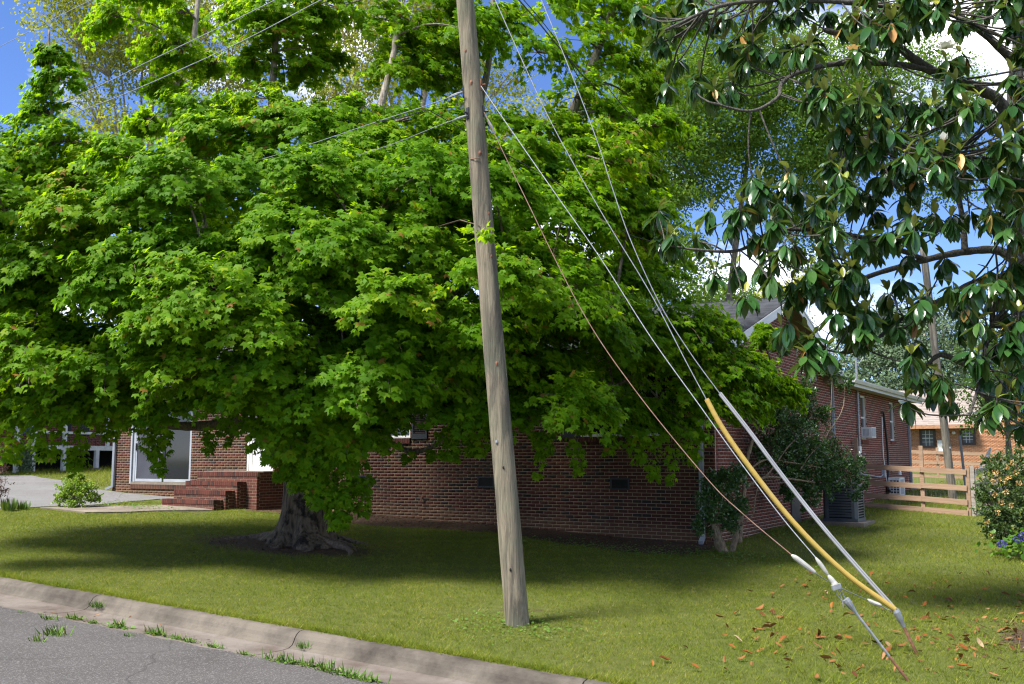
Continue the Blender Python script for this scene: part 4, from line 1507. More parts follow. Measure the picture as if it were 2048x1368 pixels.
# lowest guy, reddish
g1 = thing('guy_wire', 'rusty lowest guy wire with long white sleeve near the anchor', 'guy wire', EY1, gy)
MB().tube(cable([(968, 224), (1047, 388), (1163, 620), (1270, 780), (1413, 956), (1484, 1026), (1586, 1112)], Dp, D1 + .06, 60), .0052, 6, False).build('strand', 'wire_rust', g1)
MB().tube(cable([(974, 236), (990, 268)], Dp - .02, Dp - .04, 5), [.008, .016, .02, .017, .01], 8).build('clamp', 'galvanised', g1)
MB().tube(cable([(1583, 1110), (1592, 1116), (1610, 1130), (1627, 1143), (1632, 1147)], D1 + .05, D1 + .04, 12), [.010, .016, .022, .025, .026, .026, .025, .023, .020, .017, .013, .009], 10).build('sleeve', 'sleeve_white', g1)
MB().tube(cable([(1630, 1146), (1664, 1167), (1690, 1180), (1735, 1200)], D1 + .04, D2, 14), .005, 6, False).build('tail', 'wire_steel', g1)
MB().tube(cable([(1735, 1199), (1748, 1206), (1762, 1211)], D2, D2, 8), [.010, .017, .02, .021, .022, .022, .02, .014], 8).build('clamp', 'sleeve_white', g1)
MB().tube(cable([(1761, 1211), (1775, 1219), (1790, 1222)], D2, D2, 6), .005, 5, False).build('bail', 'wire_steel', g1)
g2 = thing('guy_wire', 'silver guy wire from upper bracket down to the split clamp', 'guy wire', EY1 + np.array([0, .05, 0]), gy)
MB().tube(cable([(962, 172), (1000, 228), (1100, 372), (1200, 515), (1300, 672), (1400, 812), (1470, 910), (1560, 1030), (1633, 1117)], Dp, D1 + .03, 60), .0052, 6, False).build('strand', 'wire_steel', g2)
MB().tube(cable([(1631, 1115), (1640, 1127), (1650, 1141), (1657, 1151)], D1 + .03, D1 + .02, 10), [.008, .014, .018, .02, .02, .019, .018, .016, .013, .009], 9).build('sleeve', 'sleeve_white', g2)
MB().tube(cable([(1656, 1150), (1664, 1160), (1672, 1172)], D1 + .02, D1 + .01, 7), [.010, .018, .022, .024, .025, .03, .03], 9).build('clamp', 'sleeve_white', g2)
MB().beam(at(1664, 1176, D1), at(1681, 1171, D1), .045, .045).build('clamp_bolt', 'galvanised', g2)
for dx in (-6, 7):
    MB().tube(cable([(1672 + dx * .6, 1174), (1680 + dx, 1190), (1690 + dx * .5, 1204)], D1, D1, 6), .0045, 5, False).build('bail', 'wire_steel', g2)
MB().tube(cable([(1676, 1178), (1684, 1198), (1687, 1216)], D1, D1, 6), .004, 5, False).build('tail', 'wire_steel', g2)
g3 = thing('guy_wire', 'upper guy wire with a faded yellow plastic guard', 'guy wire', EY2, gy)
MB().tube(cable([(985, -12), (1044, 120), (1105, 250), (1200, 420), (1300, 585), (1372, 723), (1415, 803), (1440, 850)], Dp + .1, (Dp + D2) / 2 - .2, 60), .0056, 6, False).build('strand', 'wire_steel', g3)
gpts = cable([(1413, 798), (1445, 856), (1502, 938), (1590, 1048), (1690, 1146), (1790, 1219)], (Dp + D2) / 2 - .25, D2, 60)
MB().tube(gpts, .0275 + .0005 * np.sin(np.arange(60) * 2.1), 12).build('guard', 'guard_yellow', g3)
g4 = thing('guy_wire', 'rightmost guy wire with a ribbed pale grey guard', 'guy wire', EY2 + np.array([.05, .05, 0]), gy)
MB().tube(cable([(1078, -12), (1135, 128), (1190, 270), (1226, 380), (1262, 482), (1320, 608), (1380, 705), (1442, 790), (1460, 814)], Dp + .1, (Dp + D2) / 2 - .05, 60), .0056, 6, False).build('strand', 'wire_steel', g4)
gp4 = cable([(1440, 787), (1500, 864), (1560, 945), (1640, 1047), (1720, 1140), (1786, 1214)], (Dp + D2) / 2 - .1, D2 + .03, 40)
mb = MB().tube(gp4, .0235, 10)
mb.tube(gp4 + (-_Fh * .018 + _U * .012), .010, 6)
mb.tube(gp4 + (-_Fh * .018 - _U * .012 - _R * .008), .010, 6)
mb.build('guard', 'guard_grey', g4)

an = 'anchor rods in the lawn'
r1 = thing('anchor_rod', 'long steel anchor rod entering the grass nearest the camera', 'anchor rod', A1, an)
d1 = (A1 - EY1) / np.linalg.norm(A1 - EY1)
MB().tube([EY1 + d1 * .06, EY1 + d1 * .45, EY1 + d1 * .62], .0125, 9).build('rod', 'galvanised', r1)
MB().tube([EY1 + d1 * .62, A1, A1 + d1 * .2], .0135, 9).build('rusty_rod', 'rust', r1)
MB().tube([EY1 - d1 * .01, EY1 + d1 * .02, EY1 + d1 * .07, EY1 + d1 * .14], [.034, .036, .03, .014], 10).build('eye', 'galvanised', r1)
r2 = thing('anchor_rod', 'short rusty anchor rod below the yellow guard', 'anchor rod', A2, an)
d2 = (A2 - EY2) / np.linalg.norm(A2 - EY2)
MB().tube([EY2 + d2 * .0, EY2 + d2 * .03, EY2 + d2 * .10, EY2 + d2 * .19], [.030, .038, .032, .017], 10).build('eye', 'galvanised', r2)
MB().tube([EY2 + d2 * .16, EY2 + d2 * .30, A2, A2 + d2 * .2], [.017, .0165, .0155, .015], 9).build('rusty_rod', 'rust', r2)

ow = 'overhead wires'
def wire(name, label, pix, D0, D1, r, mat, n=50):
    o = MB().tube(cable(pix, D0, D1, n), r, 5, False).build(name, mat)
    tag(o, label, 'wire', ow)
    return o


wire('overhead_wire', 'pale wire crossing the top left sky, rightmost at the top edge', [(690, -20), (642, 0), (505, 72), (388, 127), (206, 205), (-60, 300)], 12.2, 17, .007, 'wire_steel')
wire('overhead_wire', 'pale wire crossing the top left sky, second along the top edge', [(590, -20), (550, 0), (447, 51), (295, 124), (206, 168), (-60, 290)], 12.2, 18, .007, 'wire_steel')
wire('overhead_wire', 'thin wire over the open sky in the top left corner', [(330, -70), (148, 17), (0, 93), (-60, 122)], 12.2, 18, .005, 'wire_steel')
wire('service_wire', 'pale wire leaving the pole leftwards from the upper clamp', [(927, 184), (850, 212), (755, 243), (600, 295), (480, 330), (300, 372), (100, 410), (-60, 440)], 11.7, 22, .006, 'wire_steel')
wire('service_wire', 'pale wire leaving the pole leftwards from the lower clamp', [(936, 231), (880, 250), (785, 288), (690, 318), (560, 355), (400, 392), (200, 430)], 11.7, 22, .005, 'wire_steel')
wire('service_wire', 'black cable drooping from the upper clamp behind the pole', [(752, 243), (800, 236), (850, 221), (862, 223), (930, 262), (1050, 330), (1120, 370), (1190, 425), (1260, 470), (1340, 490)], 12.4, 15.5, .007, 'wire_black')
for (x, y, x2, y2, nm) in ((925, 184, 898, 194, 'upper'), (934, 231, 908, 240, 'lower')):
    c = MB().tube(cable([(x, y), ((x + x2) / 2, (y + y2) / 2), (x2, y2)], 11.7, 12.1, 7), [.008, .015, .018, .02, .018, .014, .008], 8).build('dead_end_clamp', 'galvanised')
    tag(c, f'grey {nm} wire clamp on the left side of the leaning pole', 'clamp', 'wire clamps on the pole')
wire('service_drop', 'thick black twisted cable running from upper middle down to the roof', [(1020, -25), (1038, 0), (1075, 42), (1110, 85), (1150, 132), (1165, 150), (1230, 212), (1300, 275), (1420, 385), (1540, 520), (1620, 640), (1703, 690)], 11.9, Dof((.06, 11.95, 5.05)), .011, 'wire_black', 70)
wire('service_drop', 'second thin black cable swinging loosely beside the twisted cable', [(1024, -25), (1052, 5), (1090, 50), (1130, 105), (1160, 160), (1172, 166), (1215, 170), (1224, 186), (1290, 265)], 11.9, 14, .006, 'wire_black', 50)

# ------------------------------------------------------------------ foliage
def unit(a):
    return a / (np.linalg.norm(a, axis=-1, keepdims=True) + 1e-9)


def maple_leaf():
    pol = [(106, .52), (53, .92), (27, .50), (0, 1.06), (-27, .50), (-53, .92), (-106, .52)]
    pts = [(0, 0, 0)]
    for a, r in pol:
        x, y = r * math.sin(math.radians(a)), r * math.cos(math.radians(a)) + .12
        pts.append((x, y, .04 - .12 * r * r - .08 * abs(x)))
    return np.array(pts), np.array([(0, i, i + 1) for i in range(1, 7)])


def blade_leaf(w=.38, bend=.12):
    T = np.array([(0, 0, 0), (w / 2, .45, -.03), (0, 1, -bend), (-w / 2, .45, -.03)])
    return T, np.array([(0, 1, 2), (0, 2, 3)])


def oval_leaf(w=.5):
    T = np.array([(0, 0, 0), (w * .42, .3, .05), (w * .45, .62, .03), (0, 1, -.08), (-w * .45, .62, .03), (-w * .42, .3, .05), (0, .45, -.02)])
    return T, np.array([(6, 0, 1), (6, 1, 2), (6, 2, 3), (6, 3, 4), (6, 4, 5), (6, 5, 0)])


def leaves(tmpl, P, D, N, S):
    """copies of a leaf at P, pointing along D, facing N, of size S"""
    T, Fm = tmpl
    D = unit(D)
    X = unit(np.cross(D, N))
    N = np.cross(X, D)
    n = len(P)
    V = P[:, None] + S[:, None, None] * (T[None, :, 0, None] * X[:, None] + T[None, :, 1, None] * D[:, None] + T[None, :, 2, None] * N[:, None])
    F = (np.arange(n)[:, None, None] * len(T) + Fm[None]).reshape(-1, 3)
    return V.reshape(-1, 3), F, len(T)


class Foliage:
    def __init__(s, tmpl):
        s.tmpl, s.P, s.D, s.N, s.S, s.t = tmpl, [], [], [], [], []
        s.twigs = []

    def put(s, P, D, N, S, t):
        s.P.append(P); s.D.append(D); s.N.append(N); s.S.append(S); s.t.append(t)

    def mound(s, c, R, nspr, nleaf, size, out=None, droop=.35, flat=.75, tone=0.0, low=-.35, rng=RNG, spread=.16):
        """a bough: shoots radiate from its heart, arch over and carry leaves on both sides"""
        c = np.array(c, float)
        az = rng.uniform(0, 2 * math.pi, nspr)
        if out is not None:
            oa = math.atan2(out[1], out[0])
            az = oa + rng.normal(0, 1.25, nspr)
        zc = rng.uniform(low, 1.0, nspr)
        h = np.sqrt(1 - np.clip(zc, -1, 1) ** 2)
        d = np.stack([np.cos(az) * h, np.sin(az) * h, zc * flat], -1)
        Ls = R * rng.uniform(.75, 1.15, nspr)
        t = rng.uniform(.30, 1.0, (nspr, nleaf)) ** .8
        sgn = np.where(rng.random((nspr, nleaf)) < .5, -1.0, 1.0)
        side = unit(np.cross(d, np.array([0, 0, 1.0])) + 1e-3)
        dr = droop * R * rng.uniform(.5, 1.4, nspr)
        base = c + d[:, None] * (Ls[:, None] * t)[..., None]
        base[..., 2] -= dr[:, None] * t ** 2.2
        tan = d[:, None] + np.array([0, 0, -1.0]) * (2 * dr / R)[:, None, None] * t[..., None]
        off = rng.uniform(.2, 1.0, (nspr, nleaf)) * spread * (1.25 - .6 * t) * R
        P = base + side[:, None] * (sgn * off)[..., None] + rng.normal(0, .035 * R, base.shape)
        P[..., 2] -= off * .35
        D = unit(tan) * .6 + side[:, None] * (sgn * .65)[..., None] + np.array([0, 0, -.55]) + rng.normal(0, .28, base.shape)
        N = np.array([0, 0, .62]) + d[:, None] * .40 + rng.normal(0, .33, base.shape)
        if out is not None:
            N = N + unit(np.array([out[0], out[1], 0.0])) * .5
        n = nspr * nleaf
        s.put(P.reshape(n, 3), D.reshape(n, 3), N.reshape(n, 3), size * rng.uniform(.65, 1.2, n), np.clip(rng.beta(2, 2.6, n) * .92 + tone + (rng.random(n) < .02) * .5, 0, 1))
        for k in range(0, nspr, 2):
            q = np.linspace(0, .95, 4)
            pts = c + d[k] * (Ls[k] * q)[:, None]
            pts[:, 2] -= dr[k] * q ** 2.2
            s.twigs.append((pts, .006))

    def drape(s, top, bot, width, n, size, tone=0.0, rng=RNG):
        """a branch end hanging straight down"""
        top, bot = np.array(top, float), np.array(bot, float)
        t = rng.uniform(0, 1, n)
        ang = rng.uniform(0, 2 * math.pi, n)
        r = width * np.sqrt(rng.uniform(.05, 1, n)) * (1.1 - .65 * t)
        P = top + (bot - top) * t[:, None] + np.stack([np.cos(ang) * r, np.sin(ang) * r, -.3 * r], -1)
        o = np.stack([np.cos(ang), np.sin(ang), np.zeros(n)], -1)
        D = o * .55 + np.array([0, 0, -.85]) + rng.normal(0, .25, (n, 3))
        N = o * .6 + np.array([0, 0, .55]) + rng.normal(0, .3, (n, 3))
        s.put(P, D, N, size * rng.uniform(.65, 1.2, n), np.clip(rng.beta(2, 2.6, n) * .92 + tone + (rng.random(n) < .02) * .5, 0, 1))
        s.twigs.append((smooth_path([top, top * .5 + bot * .5 + rng.normal(0, .04, 3), bot], 6), .006))

    def build(s, name, mat, parent, stuff=True):
        P, D, N, S, t = map(np.concatenate, (s.P, s.D, s.N, s.S, s.t))
        V, F, k = leaves(s.tmpl, P, D, N, S)
        o = link(name, V, F, mat, parent, tone=np.repeat(t, k))
        if stuff:
            o['kind'] = 'stuff'
        return o

    def build_twigs(s, name, mat, parent):
        mb = MB()
        for pts, r in s.twigs:
            mb.tube(pts, np.linspace(r * 1.5, r * .6, len(pts)), 3, False)
        o = mb.build(name, mat, parent)
        o['kind'] = 'stuff'
        return o


def lerp_path(P, n):
    return smooth_path(P, n)


# ------------------------------------------------------------------ the big maple
mp_ = thing('maple_tree', 'huge spreading maple with fluted dark trunk in front of the brick house', 'tree', TRUNK)
# trunk: fluted, flaring into roots
zt = np.concatenate([np.linspace(-.25, .6, 18), np.linspace(.7, 2.9, 14)])
lob = [(3.35, .33, 1.0), (4.1, .25, .45), (4.75, .24, .75), (5.45, .26, .95), (5.95, .26, .85), (.6, .3, .8), (1.6, .35, .7), (2.4, .35, .8)]
K = 72
TV = []
for z in zt:
    zz = max(z, 0)
    r0 = .335 + .06 * math.exp(-zz / .5) + .03 * math.exp(-((zz - 2.9) / .5) ** 2)
    for j in range(K):
        a = 2 * math.pi * j / K
        g = sum(wt * math.exp(-(((a - c + math.pi) % (2 * math.pi) - math.pi) / w) ** 2) for c, w, wt in lob)
        r = r0 * (1 + .10 * (g - .5)) + g * .55 * math.exp(-zz / .16) + g * .10 * math.exp(-zz / .55)
        r *= 1 + .018 * math.sin(23 * a + z * 5) + .012 * math.sin(41 * a - z * 9)
        lean = np.array([-.02 * zz, 0, 0])
        TV.append(TRUNK + lean + np.array([r * math.cos(a), r * math.sin(a), z]))
TF = [(i * K + j, i * K + (j + 1) % K, (i + 1) * K + (j + 1) % K, (i + 1) * K + j) for i in range(len(zt) - 1) for j in range(K)]
link('trunk', np.array(TV), TF, 'bark_maple', mp_, smooth=True)
for (ang, Lr, r) in ((3.35, 1.55, .13), (3.05, 1.2, .09), (4.75, .95, .10), (5.45, 1.25, .12), (5.95, 1.9, .11), (.6, 1.3, .1), (6.25, 1.5, .07)):
    pts = []
    for q in np.linspace(0, 1, 9):
        rr = .3 + (Lr - .3) * q
        a = ang + .18 * math.sin(q * 4 + ang)
        u_, w_ = TRUNK[0] + rr * math.cos(a), TRUNK[1] + rr * math.sin(a)
        pts.append((u_, w_, ground_z(u_, w_) + .10 * (1 - q) ** 1.5 + .012 - .03 * q))
    MB().tube(pts, np.linspace(r, .022, 9) * (1 + .12 * np.sin(np.arange(9) * 2.2)), 9).build('root', 'bark_root', mp_, smooth=True)

LIMBS = [  # (points (px, py, distance), radius start, radius end, bark)
    ([(603, 862, 18.3), (590, 780, 18.3), (565, 620, 18.2), (545, 420, 18.0), (543, 220, 18.0), (552, 60, 18.0), (556, -160, 18.2)], .27, .05, 'bark_limb'),
    ([(600, 860, 18.3), (520, 700, 18.3), (430, 520, 18.6), (365, 350, 19.0), (343, 215, 19.2), (352, 170, 19.2), (385, 90, 19.4), (402, -60, 19.5)], .22, .05, 'bark_pale'),
    ([(606, 850, 18.3), (660, 720, 17.8), (720, 520, 17.4), (755, 300, 17.3), (765, 200, 17.3), (790, 90, 17.4), (800, -80, 17.4)], .20, .05, 'bark_pale'),
    ([(606, 862, 18.3), (700, 770, 18.2), (840, 700, 18.0), (960, 620, 17.8), (1022, 510, 17.6), (1042, 425, 17.5), (1085, 335, 17.5), (1132, 252, 17.5), (1170, 165, 17.5), (1215, 50, 17.8), (1250, -60, 18.0)], .22, .07, 'bark_pale'),
    ([(840, 700, 18.0), (905, 470, 18.2), (945, 270, 18.4), (975, 140, 18.5), (985, 30, 18.6), (990, -100, 18.6)], .12, .05, 'bark_limb'),
    ([(600, 862, 18.2), (540, 852, 18.0), (470, 846, 17.8), (400, 852, 17.6), (335, 850, 17.4), (250, 838, 17.2), (130, 800, 16.9), (-40, 740, 16.8)], .16, .05, 'bark_limb'),
    ([(612, 840, 18.2), (680, 800, 17.6), (735, 795, 17.1), (762, 842, 16.9), (778, 882, 16.8), (822, 903, 16.8), (866, 893, 16.7), (892, 866, 16.6), (930, 800, 16.5)], .10, .035, 'bark_limb'),
    ([(612, 850, 18.2), (800, 800, 17.6), (960, 815, 17.0), (1075, 838, 16.8), (1110, 830, 16.8), (1160, 812, 16.8), (1215, 778, 16.9), (1320, 735, 17.1), (1450, 700, 17.3), (1560, 690, 17.6)], .10, .025, 'bark_limb'),
    ([(590, 800, 18.2), (560, 720, 17.2), (500, 640, 16.0), (440, 580, 14.9), (420, 560, 14.4)], .10, .03, 'bark_limb'),
    ([(600, 800, 18.2), (640, 690, 16.8), (690, 560, 15.4), (720, 470, 14.6)], .10, .03, 'bark_limb'),
    ([(590, 760, 18.2), (400, 620, 17.0), (240, 520, 16.2), (80, 450, 15.8), (-80, 420, 15.8)], .13, .04, 'bark_limb'),
    ([(640, 760, 18.2), (830, 640, 16.8), (960, 560, 15.6), (1130, 560, 15.4), (1260, 600, 15.8)], .11, .03, 'bark_limb'),
    ([(160, 500, 16.1), (120, 380, 16.2), (105, 260, 16.3), (100, 130, 16.3), (98, 60, 16.3)], .05, .015, 'bark_limb'),
    ([(343, 300, 19.1), (450, 340, 20.5), (640, 380, 21.5)], .07, .03, 'bark_limb'),
    ([(590, 780, 18.4), (500, 600, 20), (430, 420, 21.5), (300, 320, 22.5)], .14, .04, 'bark_limb'),
    ([(620, 780, 18.4), (760, 560, 20.2), (880, 400, 21.5), (1000, 330, 22)], .14, .04, 'bark_limb'),
]
NODES = []
for pix, ra, rb, bk in LIMBS:
    P = smooth_path([at(*q) for q in pix], 7 * len(pix))
    rr = np.linspace(1, 0, len(P)) ** 1.9 * (ra - rb) + rb
    rr = rr * (1 + .05 * np.sin(np.arange(len(P)) * 1.7))
    MB().tube(P, rr, 9).build('limb', bk, mp_, smooth=True)
    NODES.append(P[4:])
NODES = np.vstack(NODES)

fol = Foliage(maple_leaf())
MOUNDS = []
prof = lambda x, y: 14.6 + 1.1 * ((x - 520) / 520) ** 2 * (1 if x < 520 else .62) + 1.6 * max(0, (420 - y) / 300) + .5 * max(0, (y - 720) / 150)
LB = np.array([(-150, 880), (0, 890), (60, 880), (150, 885), (230, 850), (300, 890), (340, 880), (380, 850), (420, 835), (470, 840), (500, 850), (560, 900), (610, 950), (660, 960), (720, 960), (745, 900), (765, 860), (800, 850), (850, 862), (900, 885), (950, 890), (1000, 880), (1060, 870), (1100, 885), (1160, 880), (1200, 870), (1250, 880), (1300, 900), (1350, 910), (1400, 900), (1440, 865), (1500, 855), (1550, 845), (1590, 810), (1630, 760)])
for gy_, y in enumerate(np.arange(350, 870, 74)):
    for x in np.arange(-110, 1640, 90):
        xx = x + (gy_ % 2) * 52 + RNG.normal(0, 20)
        yy = y + RNG.normal(0, 18)
        if yy < 560 and xx > 1330 - (560 - yy) * .1:
            continue
        if xx > 1300 and yy < 640 and yy < 690:
            continue
        if xx > 1560 and yy < 650:
            continue
        if xx > 1590 or (xx > 1470 and yy < 745):
            continue
        lb = np.interp(xx, LB[:, 0], LB[:, 1])
        if yy > lb - 62:
            continue
        if RNG.random() < .10:
            continue
        D = prof(xx, yy) + RNG.normal(0, .75)
        if xx > 1150:
            D = min(max(D, 15.6 + (xx - 1150) * .0035), 17.6)
        MOUNDS.append((xx, yy, D, RNG.uniform(.72, 1.0), 40 if xx < 1280 else 24, 38 if xx < 1280 else 28, RNG.normal(0, .12)))
        if gy_ % 2 == 0 and yy < 780 and xx < 1250:
            MOUNDS.append((xx + 45, yy + 20, D + 1.5, 1.0, 26, 30, RNG.normal(0, .05)))
# a row right along the lower edge of the crown
for x in np.arange(-120, 1560, 62):
    lb = np.interp(x, LB[:, 0], LB[:, 1])
    MOUNDS.append((x + RNG.normal(0, 10), lb - 60 + RNG.normal(0, 6), prof(x, 850) + .2 if x < 1150 else 16.0 + (x - 1150) * .0035, .52, 21, 26, RNG.normal(0, .05)))
UP = [(120, 165, 16.4, .55), (95, 230, 16.4, .65), (140, 285, 16.2, .85), (60, 300, 16.2, .9), (10, 340, 16.2, .9), (190, 330, 16.2, .75), (110, 110, 16.4, .35), (-60, 320, 16.3, .9),
      (335, 100, 19.6, .7), (370, 25, 19.6, .8), (340, 170, 19.2, .55), (430, 125, 19.4, .6), (398, 215, 19.2, .6), (300, 240, 19.6, .6), (290, 320, 18.0, .8),
      (500, 35, 18.0, .8), (560, 60, 17.8, .9), (620, 40, 18.0, .8), (610, 130, 18.0, .65), (510, 120, 18.0, .55), (655, 110, 18.2, .5), (545, -60, 18, 1.0), (640, -60, 18, .9),
      (700, 235, 16.8, .8), (640, 255, 16.6, .8), (580, 250, 17.0, .7), (720, 310, 16.2, .8), (520, 300, 17, .8), (440, 300, 17.4, .8), (470, 220, 18, .6),
      (790, 135, 17.6, .7), (835, 60, 17.8, .85), (865, 150, 17.8, .75), (770, 40, 17.8, .7), (885, 255, 17.2, .75), (815, 235, 17.2, .75), (900, 30, 18.2, .8), (840, -50, 18, .9), (800, 300, 16.6, .8),
      (1010, 45, 17.6, .7), (1075, 105, 17.2, .75), (1150, 195, 17.2, .85), (1180, 85, 17.4, .85), (1110, 10, 17.6, .8), (1245, 140, 17.6, .85), (1270, 40, 18.0, .85), (1225, 235, 17.4, .8), (1100, 250, 17.0, .7),
      (1020, 250, 17.2, .6), (1300, 170, 18.2, .7), (1160, 300, 16.8, .8), (1040, 320, 16.8, .75), (1260, 310, 17.2, .75), (1180, -40, 17.8, .9), (1320, -20, 18.4, .8), (960, 330, 17, .7), (900, 330, 16.8, .8)]
HOLES = ((268, 195, 62), (60, 60, 130), (668, 130, 45), (1030, 130, 52), (1285, 120, 30), (470, 140, 40), (745, 180, 30))
for gy_, y in enumerate(np.arange(10, 345, 50)):
    for x in np.arange(205, 1330, 84):
        xx, yy = x + (gy_ % 2) * 42 + RNG.normal(0, 16), y + RNG.normal(0, 14)
        if any(math.hypot(xx - a, yy - b) < c + 45 for a, b, c in HOLES) or RNG.random() < .22 + .42 * np.clip((230 - yy) / 230, 0, 1):
            continue
        UP.append((xx, yy, 15.6 + 2.4 * min(1, (345 - yy) / 160) + RNG.normal(0, .4), RNG.uniform(.6, .8)))
for x, y, D, R in UP:
    MOUNDS.append((x, y, D, R, 28, 30, RNG.normal(.08, .07)))
for k in range(95):      # the far side of the crown
    x, y = RNG.uniform(-60, 1250), RNG.uniform(290, 790)
    MOUNDS.append((x, y, RNG.uniform(17.6, 21.8 if x > 300 else 18.6), RNG.uniform(.9, 1.25), 22, 26, RNG.normal(-.05, .05)))
for x, y, D, R in ((420, 575, 13.9, 1.15), (500, 640, 14.0, .9), (340, 640, 14.2, .9), (690, 480, 14.3, 1.0), (60, 700, 14.6, 1.0), (960, 700, 14.8, .8), (640, 830, 15.2, .9), (700, 860, 15.2, .7), (590, 860, 15.4, .7), (1480, 735, 17.0, .7), (1545, 775, 17.3, .5), (1400, 720, 16.6, .7), (1290, 690, 16.4, .7), (1340, 660, 16.6, .5), (1440, 655, 16.9, .4), (1520, 665, 17.2, .35)):
    MOUNDS.append((x, y, D, R, 44, 38, .08))
SZ = .083
mbr = MB()
for (x, y, D, R, ns, nl, tn) in MOUNDS:
    c = at(x, y, D)
    out = (c - (TRUNK + np.array([0, 0, 4]))) * np.array([1, 1, 0])
    fol.mound(c, R, ns, nl, SZ, out=out if np.linalg.norm(out) > 1.2 else None, tone=tn)
    d = np.linalg.norm((NODES - c) * np.array([1, 1, 1.3]), axis=1)
    q = NODES[int(np.argmin(d))]
    m_ = (q + c) / 2 + np.array([0, 0, .12 * np.linalg.norm(q - c)])
    P = smooth_path([q, m_, c], 8)
    mbr.tube(P, np.linspace(.012 + .012 * min(3, np.linalg.norm(q - c)), .009, 8), 5, False)
for (x, y0, y1, D, wd, n) in ((322, 850, 945, 16.0, .22, 90), (300, 850, 915, 16.2, .2, 60), (415, 850, 905, 15.9, .16, 45), (455, 840, 890, 16.2, .14, 30), (690, 900, 1050, 15.6, .36, 330), (640, 900, 1010, 15.5, .36, 240), (600, 880, 975, 15.6, .36, 200),
                            (725, 940, 1030, 15.7, .2, 90), (575, 900, 955, 15.7, .25, 90), (565, 850, 930, 15.9, .25, 80), (90, 860, 915, 15.9, .3, 80), (20, 850, 920, 16.0, .3, 80), (150, 860, 935, 16.4, .22, 60), (140, 900, 950, 16.4, .12, 25),
                            (220, 830, 880, 16.2, .25, 60), (900, 850, 915, 15.8, .3, 90), (960, 850, 905, 15.7, .3, 90), (820, 900, 925, 16.6, .12, 20), (865, 895, 920, 16.6, .1, 14),
                            (1090, 860, 955, 15.9, .13, 40), (1150, 870, 945, 16.0, .16, 55), (1085, 850, 905, 15.9, .25, 60), (1300, 880, 960, 16.8, .2, 55), (1345, 880, 965, 16.9, .16, 45), (1390, 850, 930, 17.2, .25, 70), (1270, 850, 925, 16.6, .22, 55), (1225, 850, 905, 16.4, .2, 50), (975, 452, 482, 11.35, .06, 10)):
    fol.drape(at(x, y0, D), at(x + RNG.normal(0, 6), y1, D), wd, int(n * 1.5), SZ, tone=.05)
fol.twigs.append((np.array([at(870, 455, 14.4), at(920, 440, 12.8), at(962, 452, 11.5), at(972, 475, 11.35)]), .008))
fol.put(*(lambda n, P: (P + RNG.normal(0, .035, (n, 3)), RNG.normal(0, .5, (n, 3)) + np.array([0, 0, -.4]), RNG.normal(0, .3, (n, 3)) + np.array([0, 0, .8]), SZ * RNG.uniform(.7, 1.1, n), RNG.uniform(.5, .85, n)))(26, np.linspace(at(925, 455, 12.6), at(975, 466, 11.3), 26)))
fol.build('crown', 'leaf_maple', mp_)
fol.build_twigs('twigs', 'bark_twig', mp_)
o = mbr.build('branches', 'bark_limb', mp_, smooth=True)
o['kind'] = 'stuff'
for (x, y, x2, y2, D, r) in ((636, 660, 640, 780, 15.0, .012), (1525 - 900, 670, 632, 760, 15.1, .008), (515, 665, 540, 760, 15.2, .008), (160, 705, 205, 728, 15.2, .012), (960, 690, 945, 735, 14.6, .010), (1110, 830, 1100, 850, 16.6, .015)):
    MB().tube(smooth_path([at(x, y, D), at((x + x2) / 2 + 3, (y + y2) / 2, D), at(x2, y2, D)], 6), [r, r, r * .9, r * .8, r * .7, r * .6], 6).build('bare_twig', 'bark_pale', mp_)

# ------------------------------------------------------------------ trees behind
def tree(name, label, base, lobes, nleaf, size, mat, bk, r0, clump=.5, group='trees behind the house', tmpl=None, limbs=True):
    base = np.array(base, float)
    root = thing(name, label, 'tree', base, group)
    f_ = Foliage(tmpl or blade_leaf(.62))
    tot = sum(R ** 2 for *_, R in lobes)
    cen = np.mean([at(x, y, D) for x, y, D, R in lobes], axis=0)
    topz = max(at(x, y, D)[2] for x, y, D, R in lobes)
    fork = base + (np.array([cen[0], cen[1], base[2]]) - base) * .4 + np.array([0, 0, (cen[2] - base[2]) * .55])
    MB().tube(smooth_path([base - np.array([0, 0, .4]), base * .5 + fork * .5 + RNG.normal(0, .12, 3), fork, np.array([cen[0], cen[1], (cen[2] + topz) / 2])], 14), np.linspace(r0 * 1.15, r0 * .3, 14), 8).build('trunk', bk, root, smooth=True)
    lm = MB()
    for x, y, D, R in lobes:
        c = at(x, y, D)
        if limbs:
            lm.tube(smooth_path([fork, (fork + c) / 2 + RNG.normal(0, .25, 3), c, c + unit(c - fork) * R * .6], 10), np.linspace(r0 * .22, .010, 10), 5, False)
        n = int(nleaf * R ** 2 / tot)
        k = max(6, int(9 * (R / clump) ** 2))
        v = unit(RNG.normal(0, 1, (k, 3)))
        cc = c + v * R * (RNG.uniform(.35, 1.0, (k, 1)) ** .6) * np.array([1, 1, .8])
        w = RNG.integers(0, k, n)
        P = cc[w] + RNG.normal(0, clump * .42, (n, 3)) * np.array([1, 1, .7])
        o_ = unit(P - c)
        N = np.array([0, 0, .7]) + o_ * .6 + RNG.normal(0, .4, (n, 3))
        Dd = o_ * .4 + np.array([0, 0, -.4]) + RNG.normal(0, .5, (n, 3))
        f_.put(P, Dd, N, size * RNG.uniform(.6, 1.25, n), np.clip(RNG.beta(2, 2.4, n) + RNG.normal(0, .10, k)[w], 0, 1))
        if limbs:
            for q in cc[::5]:
                lm.tube(smooth_path([c * .9 + fork * .1, (c + q) / 2 + RNG.normal(0, .1, 3), q], 5), np.linspace(.022, .006, 5), 4, False)
    f_.build('crown', mat, root)
    if limbs:
        o = lm.build('limbs', bk, root)
        o['kind'] = 'stuff'
    return root


